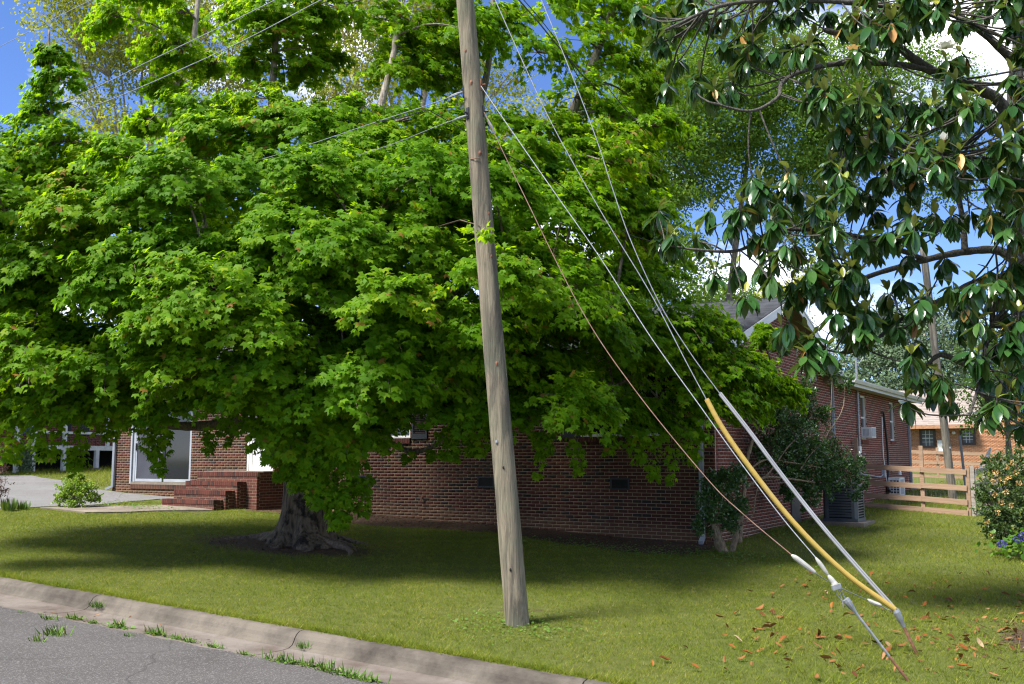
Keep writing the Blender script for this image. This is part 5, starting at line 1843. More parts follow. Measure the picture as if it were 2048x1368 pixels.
def G(x, D):
    p = at(x, 917, D)
    return (p[0], p[1], float(gz(p[0], p[1])))


tree('sweetgum_tree', 'tall airy yellow-green tree behind the maple at upper left', G(290, 33),
     [(150, 60, 33, 1.9), (230, 20, 33, 2.1), (310, 70, 33, 2.0), (210, 120, 33, 1.4), (190, 230, 33, 1.5), (320, 150, 33, 1.3), (420, 40, 33, 1.8), (130, -60, 33, 2), (300, -80, 34, 2.4), (430, -60, 34, 2.2), (440, 200, 33, 1.6), (480, 120, 33, 1.5), (240, 290, 32, 1.5), (350, 250, 33, 1.2)], 36000, .125, 'leaf_yellow_green', 'bark_pale', .22, .5)
tree('sweetgum_tree', 'second airy yellow-green tree rising left of the pole top', G(740, 35),
     [(690, 40, 35, 2.0), (760, 110, 35, 1.8), (720, 190, 34, 1.6), (820, 20, 35, 2.0), (660, 160, 34, 1.4), (900, 80, 35, 1.8), (700, -80, 36, 2.4), (930, 190, 35, 1.5), (860, -60, 36, 2.2), (1030, 250, 34, 1.4), (1010, 160, 35, 1.0), (1230, 300, 34, 1.6), (1150, 240, 35, 1.3)], 33000, .125, 'leaf_yellow_green', 'bark_pale', .22, .5)
tree('oak_tree', 'broad green tree behind the roof between pole and magnolia', G(1420, 33),
     [(1330, 200, 30, 2.2), (1420, 230, 31, 2.4), (1330, 330, 30, 2.0), (1290, 440, 30, 1.6), (1400, 330, 31, 1.7), (1500, 160, 31, 2.4), (1560, 260, 31, 2.2), (1620, 160, 32, 2.4), (1700, 250, 32, 2.0), (1300, 540, 29, 1.3), (1370, 555, 29, 1.3), (1430, 80, 31, 2.4), (1600, 380, 32, 1.8), (1660, 330, 32, 1.6), (1280, 250, 30, 1.6), (1740, 120, 33, 2.2), (1620, 480, 33, 1.5), (1250, 590, 29, 1.1), (1850, 200, 33, 2.2), (1880, 330, 34, 1.8)], 125000, .115, 'leaf_mid_tree', 'bark_limb', .2, .55, limbs=False)
tree('small_tree', 'lime green sunlit treetop just above the house ridge', G(1575, 46), [(1560, 592, 46, .9), (1600, 580, 46, 1.0), (1535, 600, 46, .6), (1580, 640, 46, 1.0)], 5000, .12, 'leaf_lime', 'bark_limb', .15, .4)
tree('small_tree', 'pale green treetop between roof and cloud', G(1440, 50), [(1430, 590, 50, 1.0), (1470, 580, 50, 1.1), (1500, 610, 50, 1.0), (1400, 620, 50, 1.1)], 5200, .14, 'leaf_mid_tree', 'bark_limb', .15, .4)
for i, (x, lb_) in enumerate(((1715, 'blue-green woodland tree nearest the brick gable'), (1775, 'blue-green woodland tree behind the eave gutter'), (1850, 'tallest blue-green woodland tree behind the far pole'), (1925, 'blue-green woodland tree right of the far pole'))):
    h = (655, 640, 625, 650)[i]
    tree('woodland_tree', lb_, G(x, 74), [(x, h, 74, 2.0), (x - 30, h + 60, 73, 2.2), (x + 32, h + 55, 73, 2.2), (x, h + 110, 72, 2.6), (x - 25, h + 165, 71, 2.4), (x + 30, h + 160, 71, 2.4)], 10500, .24, 'leaf_far_wood', 'bark_pale', .3, .7, 'far woodland trees')
for i, (x, lb_) in enumerate(((2090, 'woodland tree beyond the right edge, first along'), (2190, 'woodland tree beyond the right edge, second along'), (2310, 'woodland tree beyond the right edge, third along'), (2440, 'woodland tree beyond the right edge, fourth along'))):
    h = (680, 640, 690, 650)[i]
    tree('woodland_tree', lb_, G(x, 60), [(x, h, 60, 2.2), (x - 40, h + 70, 60, 2.2), (x + 45, h + 65, 60, 2.2), (x, h + 130, 60, 2.6), (x - 35, h + 180, 60, 2.0), (x + 40, h + 180, 60, 2.0)], 7000, .26, 'leaf_far_wood', 'bark_pale', .3, .7, 'far woodland trees')
tree('small_tree', 'fresh green tree beside the orange brick house at right', G(2015, 36), [(2010, 700, 36, 1.6), (1975, 790, 36, 1.1), (2040, 790, 36, 1.4), (2070, 720, 37, 1.8), (1960, 840, 36, .7), (2040, 850, 36, .8)], 9000, .12, 'leaf_maple_bright', 'bark_limb', .14, .4)


# ------------------------------------------------------------------ shrubs
def bush(name, label, base, lobes, n, size, mat, stems, bk='bark_holly', tmpl=None, cat='shrub', group=None, twig=True):
    base = np.array(base, float)
    root = thing(name, label, cat, base, group)
    f_ = Foliage(tmpl or oval_leaf(.55))
    tot = sum(R ** 2 for *_, R in lobes)
    sm = MB()
    nodes = np.vstack([smooth_path([at(*q) for q in pix], 6 * len(pix)) for pix, _, _ in stems]) if stems else base[None]
    for x, y, D, R in lobes:
        c = at(x, y, D)
        m = int(n * R ** 2 / tot)
        k = max(8, int(m / 26))
        v = unit(RNG.normal(0, 1, (k, 3)))
        tip = c + v * R * RNG.uniform(.55, 1.05, (k, 1))
        w = RNG.integers(0, k, m)
        t = RNG.uniform(0, 1, (m, 1)) ** .7
        P = c + (tip[w] - c) * (.35 + .7 * t) + RNG.normal(0, R * .07, (m, 3))
        o_ = unit(tip[w] - c)
        f_.put(P, o_ * .7 + np.array([0, 0, .25]) + RNG.normal(0, .55, (m, 3)), o_ * .5 + np.array([0, 0, .6]) + RNG.normal(0, .5, (m, 3)), size * RNG.uniform(.6, 1.2, m), np.clip(RNG.beta(2, 2.4, m) + (RNG.random(m) < .02) * .5, 0, 1))
        if twig:
            for q in tip[::3]:
                sm.tube(np.linspace(c, q, 3), [.007, .005, .003], 3, False)
            q0 = nodes[int(np.argmin(np.linalg.norm((nodes - c) * np.array([1, 1, .6]), axis=1)))]
            sm.tube(smooth_path([q0, (q0 + c) / 2 + RNG.normal(0, .08, 3), c], 6), np.linspace(.012, .006, 6), 5, False)
    f_.build('foliage', mat, root)
    if twig:
        o = sm.build('twigs', bk, root)
        o['kind'] = 'stuff'
    for pix, ra, rb in stems:
        P = smooth_path([at(*q) for q in pix], 6 * len(pix))
        MB().tube(P, np.linspace(ra, rb, len(P)) * (1 + .08 * np.sin(np.arange(len(P)) * 1.3)), 9).build('stem', bk, root, smooth=True)
    return root


HD = Dof((.4, -1.0, 0))
bush('holly_shrub', 'small dark holly with a thick cut trunk at the house corner', onground(1445, 1106),
     [(1425, 1000, HD - .1, .34), (1455, 960, HD, .30), (1410, 1050, HD - .1, .24), (1470, 1010, HD + .1, .28), (1480, 950, HD + .2, .22), (1430, 965, HD, .26), (1455, 1040, HD, .25)], 8500, .055, 'leaf_holly',
     [([(1450, 1112, HD), (1437, 1080, HD - .02), (1428, 1045, HD - .03), (1421, 1010, HD - .02)], .10, .075), ([(1462, 1108, HD + .1), (1472, 1070, HD + .12), (1476, 1030, HD + .15), (1474, 980, HD + .2)], .06, .04)])
bush('evergreen_shrub', 'large glossy evergreen shrub spreading over the condenser unit', (1.0, 1.6, gz(1, 1.6)),
     [(1525, 800, 20.3, .6), (1570, 850, 20.8, .6), (1610, 900, 21.2, .62), (1655, 915, 21.8, .5), (1650, 965, 21.6, .42), (1690, 940, 22.2, .42), (1715, 930, 22.6, .26), (1600, 960, 21.2, .42), (1575, 925, 20.8, .45), (1540, 900, 20.5, .4), (1600, 790, 21.6, .4), (1665, 745, 22.4, .3), (1690, 770, 22.8, .22), (1620, 1000, 21.2, .28), (1575, 985, 20.9, .25), (1630, 830, 21.8, .38), (1710, 985, 22, .2), (1560, 700, 21, .25), (1725, 965, 22.4, .2)], 30000, .062, 'leaf_holly',
     [([(1478, 1100, 19.6), (1482, 1040, 19.8), (1488, 985, 19.9), (1492, 930, 20.0), (1505, 880, 20.1)], .055, .035), ([(1490, 975, 19.9), (1530, 955, 20.1), (1580, 958, 20.4), (1630, 965, 20.8)], .035, .012), ([(1492, 945, 20), (1530, 920, 20.2), (1580, 925, 20.5), (1640, 935, 21)], .025, .01), ([(1530, 955, 20.1), (1550, 930, 20.2), (1575, 895, 20.4), (1600, 870, 20.8)], .022, .01), ([(1492, 930, 20), (1500, 890, 20.1), (1520, 850, 20.3), (1545, 800, 20.6)], .03, .012), ([(1482, 1050, 19.7), (1505, 1030, 19.7), (1510, 1000, 19.8), (1515, 975, 19.9)], .02, .01), ([(1600, 940, 20.6), (1620, 910, 20.8), (1640, 890, 21), (1660, 860, 21.4)], .014, .006)])
SD = Dof(onground(2000, 1110))
bush('flowering_shrub', 'loose shrub with faded orange blossoms at the right edge', onground(2012, 1100),
     [(2000, 960, SD + .1, .42), (2035, 930, SD + .2, .42), (1985, 1010, SD, .36), (2030, 1020, SD - .1, .45), (2060, 980, SD, .5), (2010, 1065, SD - .1, .36), (2050, 1070, SD - .2, .42), (1965, 985, SD + .1, .2), (1990, 925, SD + .2, .22), (1980, 1050, SD, .24)], 10000, .062, 'leaf_flowering', [])
fl = [(1992, 945), (2015, 935), (2025, 925), (1998, 960), (2010, 962), (2012, 985), (2020, 955), (1990, 990), (1985, 962), (2030, 945), (1995, 1025), (1975, 1045), (2003, 1005), (2038, 965), (2022, 1010), (1985, 1070)]
for i, (x, y) in enumerate(fl):
    f_ = Foliage(oval_leaf(.8))
    n = 26
    c = at(x, y, SD - .38)
    v = unit(RNG.normal(0, 1, (n, 3)))
    f_.put(c + v * RNG.uniform(.01, .045, (n, 1)), v + RNG.normal(0, .3, (n, 3)), RNG.normal(0, 1, (n, 3)), np.full(n, .03), RNG.random(n))
    sh_ = bpy.data.objects['flowering_shrub']
    f_.build('blossom', 'petal_faded', sh_, stuff=False)
hy = thing('hydrangea', 'low hydrangea with blue flower heads under the flowering shrub', 'plant', onground(2030, 1112))
f_ = Foliage(oval_leaf(.7))
n = 200
c = at(2030, 1090, SD - .6)
f_.put(c + RNG.normal(0, 1, (n, 3)) * np.array([.25, .2, .1]), RNG.normal(0, .5, (n, 3)) + np.array([0, 0, -.1]), RNG.normal(0, .4, (n, 3)) + np.array([0, 0, .8]), RNG.uniform(.07, .13, n), RNG.beta(2, 2, n))
f_.build('foliage', 'leaf_maple_bright', hy)
for (x, y) in ((2004, 1088), (2036, 1078), (2046, 1070), (2062, 1095)):
    f_ = Foliage(oval_leaf(.9))
    n = 70
    c = at(x, y, SD - .85)
    v = unit(RNG.normal(0, 1, (n, 3)))
    f_.put(c + v * np.array([.06, .06, .045]), v + RNG.normal(0, .5, (n, 3)), v + RNG.normal(0, .3, (n, 3)), np.full(n, .03), RNG.random(n))
    f_.build('flower_head', 'petal_blue', hy, stuff=False)
AD = Dof(onground(152, 1016))
bush('azalea_shrub', 'round bright lime-green azalea between driveway and path', onground(155, 1017),
     [(150, 975, AD, .36), (130, 985, AD, .26), (178, 985, AD, .27), (155, 955, AD + .1, .2), (120, 1000, AD - .1, .18), (190, 998, AD, .18), (150, 995, AD - .2, .3)], 5200, .055, 'leaf_azalea', [([(152, 1018, AD), (145, 990, AD), (138, 970, AD)], .014, .006), ([(156, 1018, AD), (165, 990, AD), (172, 970, AD)], .014, .006), ([(154, 1018, AD), (156, 985, AD), (155, 955, AD)], .014, .006)], 'bark_twig')
BD = Dof(onground(0, 1012))
bush('withered_shrub', 'brown half-bare twiggy shrub at the left edge', onground(-4, 1014), [(-5, 965, BD, .36), (8, 985, BD, .25), (-20, 980, BD, .3), (5, 945, BD, .2)], 1100, .035, 'leaf_brown_dry',
     [([(-4, 1014, BD), (2, 990, BD), (12, 962, BD)], .012, .004), ([(-6, 1014, BD), (-2, 985, BD), (-2, 950, BD)], .012, .004), ([(0, 1014, BD), (12, 1000, BD), (20, 975, BD)], .009, .003)], 'bark_twig')
for i, (x, y, s, lb_) in enumerate(((20, 1022, .34, 'bright tuft of long grass near the left edge'), (45, 1020, .25, 'smaller bright grass tuft beside the driveway end'))):
    t_ = onground(x, y)
    f_ = Foliage(blade_leaf(.06, .35))
    n = 90
    a = RNG.uniform(0, 6.28, n)
    o_ = np.stack([np.cos(a), np.sin(a), np.zeros(n)], -1)
    f_.put(t_ + o_ * RNG.uniform(0, s * .5, (n, 1)), o_ * .5 + np.array([0, 0, .9]), o_ + np.array([0, 0, .3]), s * RNG.uniform(.4, .9, n), RNG.random(n))
    o = f_.build('grass_tuft', 'weed_green', None, stuff=False)
    tag(o, lb_, 'grass tuft', 'grass tufts by the driveway')
iv = thing('ivy', 'variegated ivy climbing a post of the far deck', 'ivy', (DU + .1, 3.0, gz(DU, 3)))
f_ = Foliage(oval_leaf(.8))
n = 500
f_.put(np.stack([np.full(n, DU + .1), 3.0 + RNG.normal(0, .13, n), RNG.uniform(gz(DU, 3), 2.0, n)], -1) + RNG.normal(0, .05, (n, 3)), RNG.normal(0, .5, (n, 3)) + np.array([.2, 0, -.5]), RNG.normal(0, .3, (n, 3)) + np.array([1, 0, .2]), RNG.uniform(.06, .11, n), RNG.random(n))
f_.build('foliage', 'leaf_far_wood', iv)

# ------------------------------------------------------------------ magnolia
mg = thing('magnolia_tree', 'southern magnolia with big glossy leaves filling the upper right', 'tree', MAG)
MD = Dof(MAG)
ML = [
    ([(2130, 1215, MD), (2108, 1000, MD), (2075, 800, MD), (2045, 640, MD), (2034, 480, MD), (2030, 330, MD), (2030, 180, MD), (2042, 60, MD), (2052, -140, MD)], .17, .09),
    ([(2028, 300, MD), (2005, 212, MD - .1), (1950, 175, MD - .3), (1880, 150, MD - .5), (1830, 120, MD - .7), (1790, 92, MD - .8), (1720, 80, MD - 1.0), (1650, 60, MD - 1.2)], .095, .035),
    ([(1860, 140, MD - .6), (1790, 128, MD - .9), (1690, 126, MD - 1.2), (1610, 140, MD - 1.5), (1565, 165, MD - 1.7), (1555, 195, MD - 1.8), (1500, 222, MD - 1.9), (1420, 205, MD - 2)], .045, .014),
    ([(2034, 520, MD), (1990, 500, MD + .1), (1920, 505, MD), (1850, 520, MD - .2), (1760, 545, MD - .4), (1660, 580, MD - .7), (1560, 590, MD - 1)], .07, .018),
    ([(1930, 504, MD), (1925, 440, MD), (1915, 380, MD - .1), (1905, 330, MD - .1)], .05, .02),
    ([(1850, 520, MD - .2), (1800, 500, MD - .5), (1700, 470, MD - .9), (1560, 460, MD - 1.2), (1480, 500, MD - 1.4), (1400, 500, MD - 1.5), (1330, 490, MD - 1.5)], .04, .012),
    ([(2040, 700, MD), (2000, 715, MD - .3), (1940, 730, MD - .6), (1880, 710, MD - .9), (1840, 750, MD - 1.0)], .07, .02),
    ([(2040, 560, MD), (1960, 560, MD - .4), (1880, 600, MD - .7), (1800, 640, MD - 1), (1750, 680, MD - 1.1), (1700, 705, MD - 1.2), (1650, 700, MD - 1.2)], .04, .012),
    ([(2034, 130, MD), (1960, 60, MD - .5), (1880, 20, MD - .9), (1760, 10, MD - 1.3), (1600, 0, MD - 1.7), (1450, 10, MD - 2), (1330, 60, MD - 2.2)], .06, .015),
    ([(2030, 380, MD), (1960, 330, MD - .5), (1850, 300, MD - .9), (1760, 280, MD - 1.3), (1680, 270, MD - 1.6)], .05, .015),
    ([(2036, 420, MD), (2110, 380, MD - .2), (2220, 350, MD - .3), (2360, 330, MD - .3)], .07, .02),
    ([(2034, 180, MD), (2120, 120, MD - .2), (2240, 80, MD), (2380, 60, MD + .2)], .06, .02),
    ([(2048, 660, MD), (2140, 600, MD - .3), (2260, 580, MD - .3)], .06, .02),
    ([(2040, 650, MD), (2010, 640, MD - .8), (1980, 660, MD - 1.4), (1960, 760, MD - 1.8), (1940, 830, MD - 1.9)], .05, .014),
]
MN = []
for pix, ra, rb in ML:
    P = smooth_path([at(*q) for q in pix], 7 * len(pix))
    rr = np.linspace(ra, rb, len(P)) * (1 + .06 * np.sin(np.arange(len(P)) * 1.9))
    MB().tube(P, rr, 10).build('trunk' if ra > .15 else 'limb', 'bark_magnolia', mg, smooth=True)
    MN.append(P[3:])
MN = np.vstack(MN)
R1 = [(90, 450), (240, 440), (340, 90), (150, 310), (250, 40), (560, 110), (730, 70), (800, 40), (460, 250), (530, 300), (560, 240), (680, 260), (740, 230), (870, 260), (900, 200), (1150, 60), (1190, 80), (1320, 60), (1320, 120), (1510, 70), (1680, 100), (1790, 60), (1950, 30), (2010, 130), (900, 470), (990, 460), (960, 510), (1100, 630), (1150, 520), (1330, 540), (1240, 600), (1250, 660), (1560, 560), (1480, 560), (1640, 400), (1620, 330), (1740, 590), (1860, 590), (1680, 620), (1650, 560), (1320, 700), (1050, 670), (1000, 750), (1110, 760), (1480, 750), (1500, 800), (1600, 850), (1700, 830), (1810, 860), (1920, 770), (1880, 1000), (1650, 960), (1560, 900), (1310, 880), (1290, 940), (1240, 960), (1060, 960), (1070, 1000), (1000, 880), (760, 930), (750, 980), (560, 970), (640, 1040), (600, 1080), (530, 1110), (700, 1100), (900, 1120), (860, 1150), (930, 1200), (1100, 1010), (330, 1150), (430, 1210), (50, 1150), (60, 1280), (110, 1290), (260, 1280), (570, 1270), (780, 1340), (950, 1310), (1210, 1310), (1190, 1280), (1330, 1260), (1420, 1180), (1560, 1180), (1650, 1170), (1750, 1150), (1850, 1130), (1960, 1240), (1990, 930), (1920, 900), (20, 60), (60, 200), (120, 120), (420, 60), (640, 40), (980, 60), (1050, 120), (430, 420), (350, 480)]
R2 = [(480, 490), (610, 490), (670, 440), (880, 500), (980, 440), (1090, 510), (1210, 390), (1150, 540), (1060, 560), (860, 560), (930, 600), (780, 640), (830, 620), (1100, 680), (1130, 700), (850, 850), (760, 800), (900, 880), (1130, 840), (1180, 760), (1140, 870), (970, 950), (880, 920), (1480, 680), (1520, 650), (1660, 600), (1690, 660), (1740, 720), (1800, 800), (1880, 640), (1900, 560), (1850, 520), (1980, 600), (1430, 990), (1440, 1070), (1560, 1080), (1600, 1100), (1400, 1230), (1560, 1160), (1640, 1230), (1900, 1230), (1850, 1280), (1950, 1100), (1800, 980), (1760, 960), (1900, 900), (1960, 850), (2000, 950), (2020, 760), (1720, 800), (1840, 1080), (1980, 1180), (2040, 1060), (1300, 640), (1380, 560)]
ROS = [(1300 + x / 2.737, y / 2.737) for x, y in R1] + [(1300 + x / 2.737, 350 + y / 2.737) for x, y in R2]
ROS += [(2060 + RNG.uniform(0, 120), RNG.uniform(-60, 860)) for _ in range(34)] + [(RNG.uniform(1300, 2048), RNG.uniform(-70, -10)) for _ in range(22)]
ROS += [(2150 + RNG.uniform(0, 420), RNG.uniform(-60, 700)) for _ in range(60)]
_b = list(ROS)
for _ in range(75):
    q_ = _b[RNG.integers(0, 120)]
    ROS.append((q_[0] + RNG.normal(0, 40), q_[1] + RNG.normal(0, 34)))
ROS += [(RNG.uniform(1660, 2060), RNG.uniform(-30, 700)) for _ in range(60)] + [(RNG.uniform(2005, 2050), y_) for y_ in np.linspace(40, 840, 16)]
# leaf shapes: long ovals folded along the midrib, curling to different degrees
def mag_leaf(curl, fold, w=.38):
    rows = [(0, .04), (.12, .5), (.35, .95), (.6, 1.0), (.82, .66), (1.0, .03)]
    V = []
    for t, wd in rows:
        z = -curl * t * t
        V += [(-w / 2 * wd, t, z + fold * wd), (0, t, z), (w / 2 * wd, t, z + fold * wd)]
    Fm = []
    for i in range(5):
        a = i * 3
        Fm += [(a, a + 1, a + 4), (a, a + 4, a + 3), (a + 1, a + 2, a + 5), (a + 1, a + 5, a + 4)]
    return np.array(V), np.array(Fm)


TM = [mag_leaf(.10, .05), mag_leaf(.28, .06), mag_leaf(.02, .09), mag_leaf(.4, .04)]
ml = []           # (P, D, N, size, kind, template)
stem = MB()
for i, (x, y) in enumerate(ROS):
    # depth: the crown bulges towards the camera around its middle
    D = MD - 2.4 * math.sqrt(max(0, 1 - ((x - 2040) / 860) ** 2)) * RNG.uniform(.35, 1.0) - .1 * RNG.random()
    c = at(x, y, D)
    d = np.linalg.norm(MN - c, axis=1)
    q = MN[int(np.argmin(d))]
    gd = unit(c - q + np.array([0, 0, .15]))
    L_ = np.linalg.norm(c - q)
    stem.tube(smooth_path([q, (q + c) / 2 + np.array([0, 0, -.10 * L_]) + RNG.normal(0, .05, 3) * L_, c - gd * .05 - np.array([0, 0, .08]), c + np.array([0, 0, .04])], 9), np.linspace(.007 + .007 * min(L_, 1.6), .006, 9), 5, False)
    ax = unit(gd * .35 + np.array([0, 0, .9]))
    for k in range(RNG.integers(13, 20)):
        a = RNG.uniform(0, 6.28)
        h = np.array([math.cos(a), math.sin(a), 0])
        el = -float(np.clip(RNG.normal(.9, .36), -.1, 1.4))
        Dd = h * math.cos(el) + np.array([0, 0, math.sin(el)])
        Nn = np.array([0, 0, 1.0]) * math.cos(el) - h * math.sin(el) * 1.0 + RNG.normal(0, .18, 3)
        P = c - np.array([0, 0, RNG.uniform(0, .10)]) + h * .02
        kind = 'magnolia_leaf' if RNG.random() > .02 else 'magnolia_old'
        ml.append((P, Dd, Nn, RNG.uniform(.20, .30), kind, RNG.integers(0, 4)))
    for k in range(RNG.integers(1, 5)):
        a = RNG.uniform(0, 6.28)
        h = np.array([math.cos(a), math.sin(a), 0])
        el = RNG.uniform(.5, 1.25)
        ml.append((c + np.array([0, 0, .02]), h * math.cos(el) + np.array([0, 0, math.sin(el)]), np.array([0, 0, .6]) - h * .8 + RNG.normal(0, .1, 3), RNG.uniform(.14, .21), 'magnolia_young', RNG.integers(0, 3)))
o = stem.build('twigs', 'bark_magnolia', mg, smooth=True)
o['kind'] = 'stuff'
ml.sort(key=lambda q: Dof(q[0]) + (20 if not (1250 < 1024 + 2000 * float((q[0] - CAM) @ _R) / float((q[0] - CAM) @ _F) < 2060) or q[4] == 'x' else 0) - 8 * q[3])
LM = {}
for kind in ('magnolia_leaf', 'magnolia_young', 'magnolia_old'):
    for k, (T, Fm) in enumerate(TM):
        me = bpy.data.meshes.new('leaf')
        me.from_pydata([tuple(p) for p in T], [], [tuple(f) for f in Fm])
        me.polygons.foreach_set('use_smooth', np.ones(len(Fm), dtype=bool))
        me.materials.append(MATS[kind])
        LM[kind, k] = me
for (P, Dd, Nn, S, kind, k) in ml[:300]:
    Y = unit(np.array(Dd))
    X = unit(np.cross(Y, Nn))
    Z = np.cross(X, Y)
    o = bpy.data.objects.new('leaf', LM[kind, int(k)])
    COL.objects.link(o)
    o.parent = mg
    M = np.eye(4)
    M[:3, 0], M[:3, 1], M[:3, 2] = X * S, Y * S, Z * S
    M[:3, 3] = P - MAG
    o.matrix_local = Matrix(M.tolist())
for kind in ('magnolia_leaf', 'magnolia_young', 'magnolia_old'):
    for k in range(4):
        sel = [q for q in ml[300:] if q[4] == kind and q[5] == k]
        if not sel:
            continue
        V, F, nn = leaves(TM[k], np.array([q[0] for q in sel]), np.array([q[1] for q in sel]), np.array([q[2] for q in sel]), np.array([q[3] for q in sel]))
        o = link('foliage', V, F, kind, mg, smooth=True, tone=np.repeat(RNG.random(len(sel)), nn))
        o['kind'] = 'stuff'


def flower(x, y, D, open_, s=.10):
    f_ = bpy.data.objects.new('flower', None)
    COL.objects.link(f_)
    f_.parent = mg
    c = at(x, y, D)
    for ring, (n, el, sz) in enumerate(((4, open_, 1.0), (4, open_ + .4, .85))):
        for k in range(n):
            a = 6.28 * k / n + ring * .8
            h = np.array([math.cos(a), math.sin(a), 0])
            V, Fm = oval_leaf(.85)
            V = V.copy()
            V[:, 2] = .28 * (V[:, 1] - .2) ** 2 + .12 * V[:, 0] ** 2
            P_, F_, nn = leaves((V, Fm), np.array([c]), np.array([h * math.cos(el) + np.array([0, 0, math.sin(el)])]), np.array([-h * math.sin(el) + np.array([0, 0, math.cos(el)])]), np.array([s * sz]))
            link('petal', P_, F_, 'petal_white', f_, smooth=True, tone=np.full(nn, RNG.random()))
    MB().lathe([(.008, -.01), (.016, .01), (.012, .04), (.004, .055)], c, 8).build('cone', 'magnolia_young' if False else 'terracotta', f_)


flower(1888, 282, MD - 2.3, .95, .115)
flower(1893, 96, MD - 1.9, .15, .14)
for (x, y) in ((1880, 325), (2040, 382), (1706, 95)):
    f_ = bpy.data.objects.new('spent_flower', None)
    COL.objects.link(f_)
    f_.parent = mg
    c = at(x, y, MD - 2.2)
    for k in range(5):
        a = 6.28 * k / 5
        h = np.array([math.cos(a), math.sin(a), .1])
        P_, F_, nn = leaves(oval_leaf(.6), np.array([c]), np.array([h]), np.array([[0, 0, 1.0]]), np.array([.10]))
        link('petal', P_, F_, 'petal_faded', f_, tone=np.full(nn, .1 * k))

# ------------------------------------------------------------------ grass, litter, weeds
def project(P):
    d = P - CAM
    z = d @ _F
    return 1024 + 2000 * (d @ _R) / z, 684 - 2000 * (d @ _U) / z, z


def inpoly(u, w, poly):
    c = np.zeros(len(u), bool)
    n = len(poly)
    for i in range(n):
        x1, y1 = poly[i][0], poly[i][1]
        x2, y2 = poly[(i + 1) % n][0], poly[(i + 1) % n][1]
        k = ((y1 > w) != (y2 > w)) & (u < (x2 - x1) * (w - y1) / (y2 - y1 + 1e-9) + x1)
        c ^= k
    return c


DRIVE = [onground(-420, 1012), onground(20, 1018), onground(200, 1010), onground(320, 999), (-13.2, -0.2), (-17.9, -0.2), (-21, 1.2), (-24.6, 2.0), (-26.0, 0.6), onground(-420, 960)]
PATH = [onground(80, 1017.5), onground(170, 1028), onground(300, 1024.5), onground(425, 1022.5), onground(415, 1013), onground(330, 1011), onground(200, 1015)]


def blades(n, u0, u1, w0, w1, h0, h1, wd, name, label, dens=None, toneshift=0.0):
    u, w = RNG.uniform(u0, u1, n), RNG.uniform(w0, w1, n)
    P = np.stack([u, w, ground_z(u, w)], -1)
    x, y, z = project(P)
    keep = (x > -350) & (x < 2400) & (y > 900) & (y < 1560) & (z > 1)
    keep &= RNG.random(n) > np.clip(bare_at(u, w) * 1.5 - .1 + .35 * fnoise(u * 2.3, w * 2.3), 0, 1) * (bare_at(u, w) > .02)
    keep &= ~inpoly(u, w, DRIVE) & ~inpoly(u, w, PATH)
    keep &= ~((u > LEFT) & (u < 0.02) & (w > -0.03))
    if dens is not None:
        keep &= RNG.random(n) < dens(u, w)
    u, w, P = u[keep], w[keep], P[keep]
    m = len(u)
    a = RNG.uniform(0, 6.28, m)
    o_ = np.stack([np.cos(a), np.sin(a), np.zeros(m)], -1)
    lush = np.clip(.5 + .5 * fnoise(u * .6, w * .6, 1.0), 0, 1)
    ci = (np.floor(u / .075 + .8 * fnoise(w * 3, u * 3)) * 7919 + np.floor(w / .06 + .8 * fnoise(u * 4, w * 2)) * 104729).astype(np.int64) % 4096
    ck, ch = RNG.random(4096)[ci], RNG.random(4096)[(ci * 31 + 7) % 4096]
    H = (h0 + (h1 - h0) * RNG.random(m) ** 1.6) * (.75 + .5 * lush) * (.5 + 1.1 * ch)
    tip = P + o_ * (H * RNG.uniform(.3, 1.6, m))[:, None] + np.stack([0 * H, 0 * H, H], -1)
    sd = np.stack([-np.sin(a + .6), np.cos(a + .6), np.zeros(m)], -1) * wd / 2
    V = np.stack([P - sd - np.array([0, 0, .004]), P + sd - np.array([0, 0, .004]), tip], 1).reshape(-1, 3)
    F = np.arange(3 * m).reshape(-1, 3)
    t = np.clip(RNG.beta(2, 2.2, m) * .8 + .16 * fnoise(u * .5 + 3, w * .6, 1.2) + .13 * fnoise(u * 3.1, w * 2.7) + .46 * (ck - .5) + toneshift + (RNG.random(m) < .05) * .4, 0, 1)
    o = link(name, V, F, 'grass_blade', None, tone=np.repeat(t, 3))
    o['kind'] = 'stuff'
    tag(o, label, 'grass')
    return o


blades(520000, -9, 8.5, -10.18, -1.0, .010, .036, .0065, 'grass', 'short lawn grass between the kerb and the red brick house')
blades(180000, -22, -9, -10.15, -1.2, .015, .042, .010, 'grass', 'sunlit lawn grass on the left before the path and driveway')
blades(170000, 0.0, 14, -1.0, 14, .018, .055, .010, 'grass', 'lush lawn grass on the right beside the gable wall')
blades(60000, -2.5, 20, 14, 38, .03, .09, .02, 'grass', 'distant grass in the fenced back garden')
blades(26000, -30, -17.8, 0.8, 12, .04, .16, .014, 'grass', 'unmown grass along the foot of the far deck')
blades(17000, -12, 4.5, -10.19, -10.02, .02, .07, .008, 'grass', 'ragged grass fringe hanging over the kerb edge')
blades(15000, 3.0, 7.5, -9.5, -1, .06, .14, .008, 'grass', 'longer grass around the anchor rods', dens=lambda u, w: np.clip(fnoise(u * 1.7, w * 1.7) * 1.4, 0, 1), toneshift=.05)
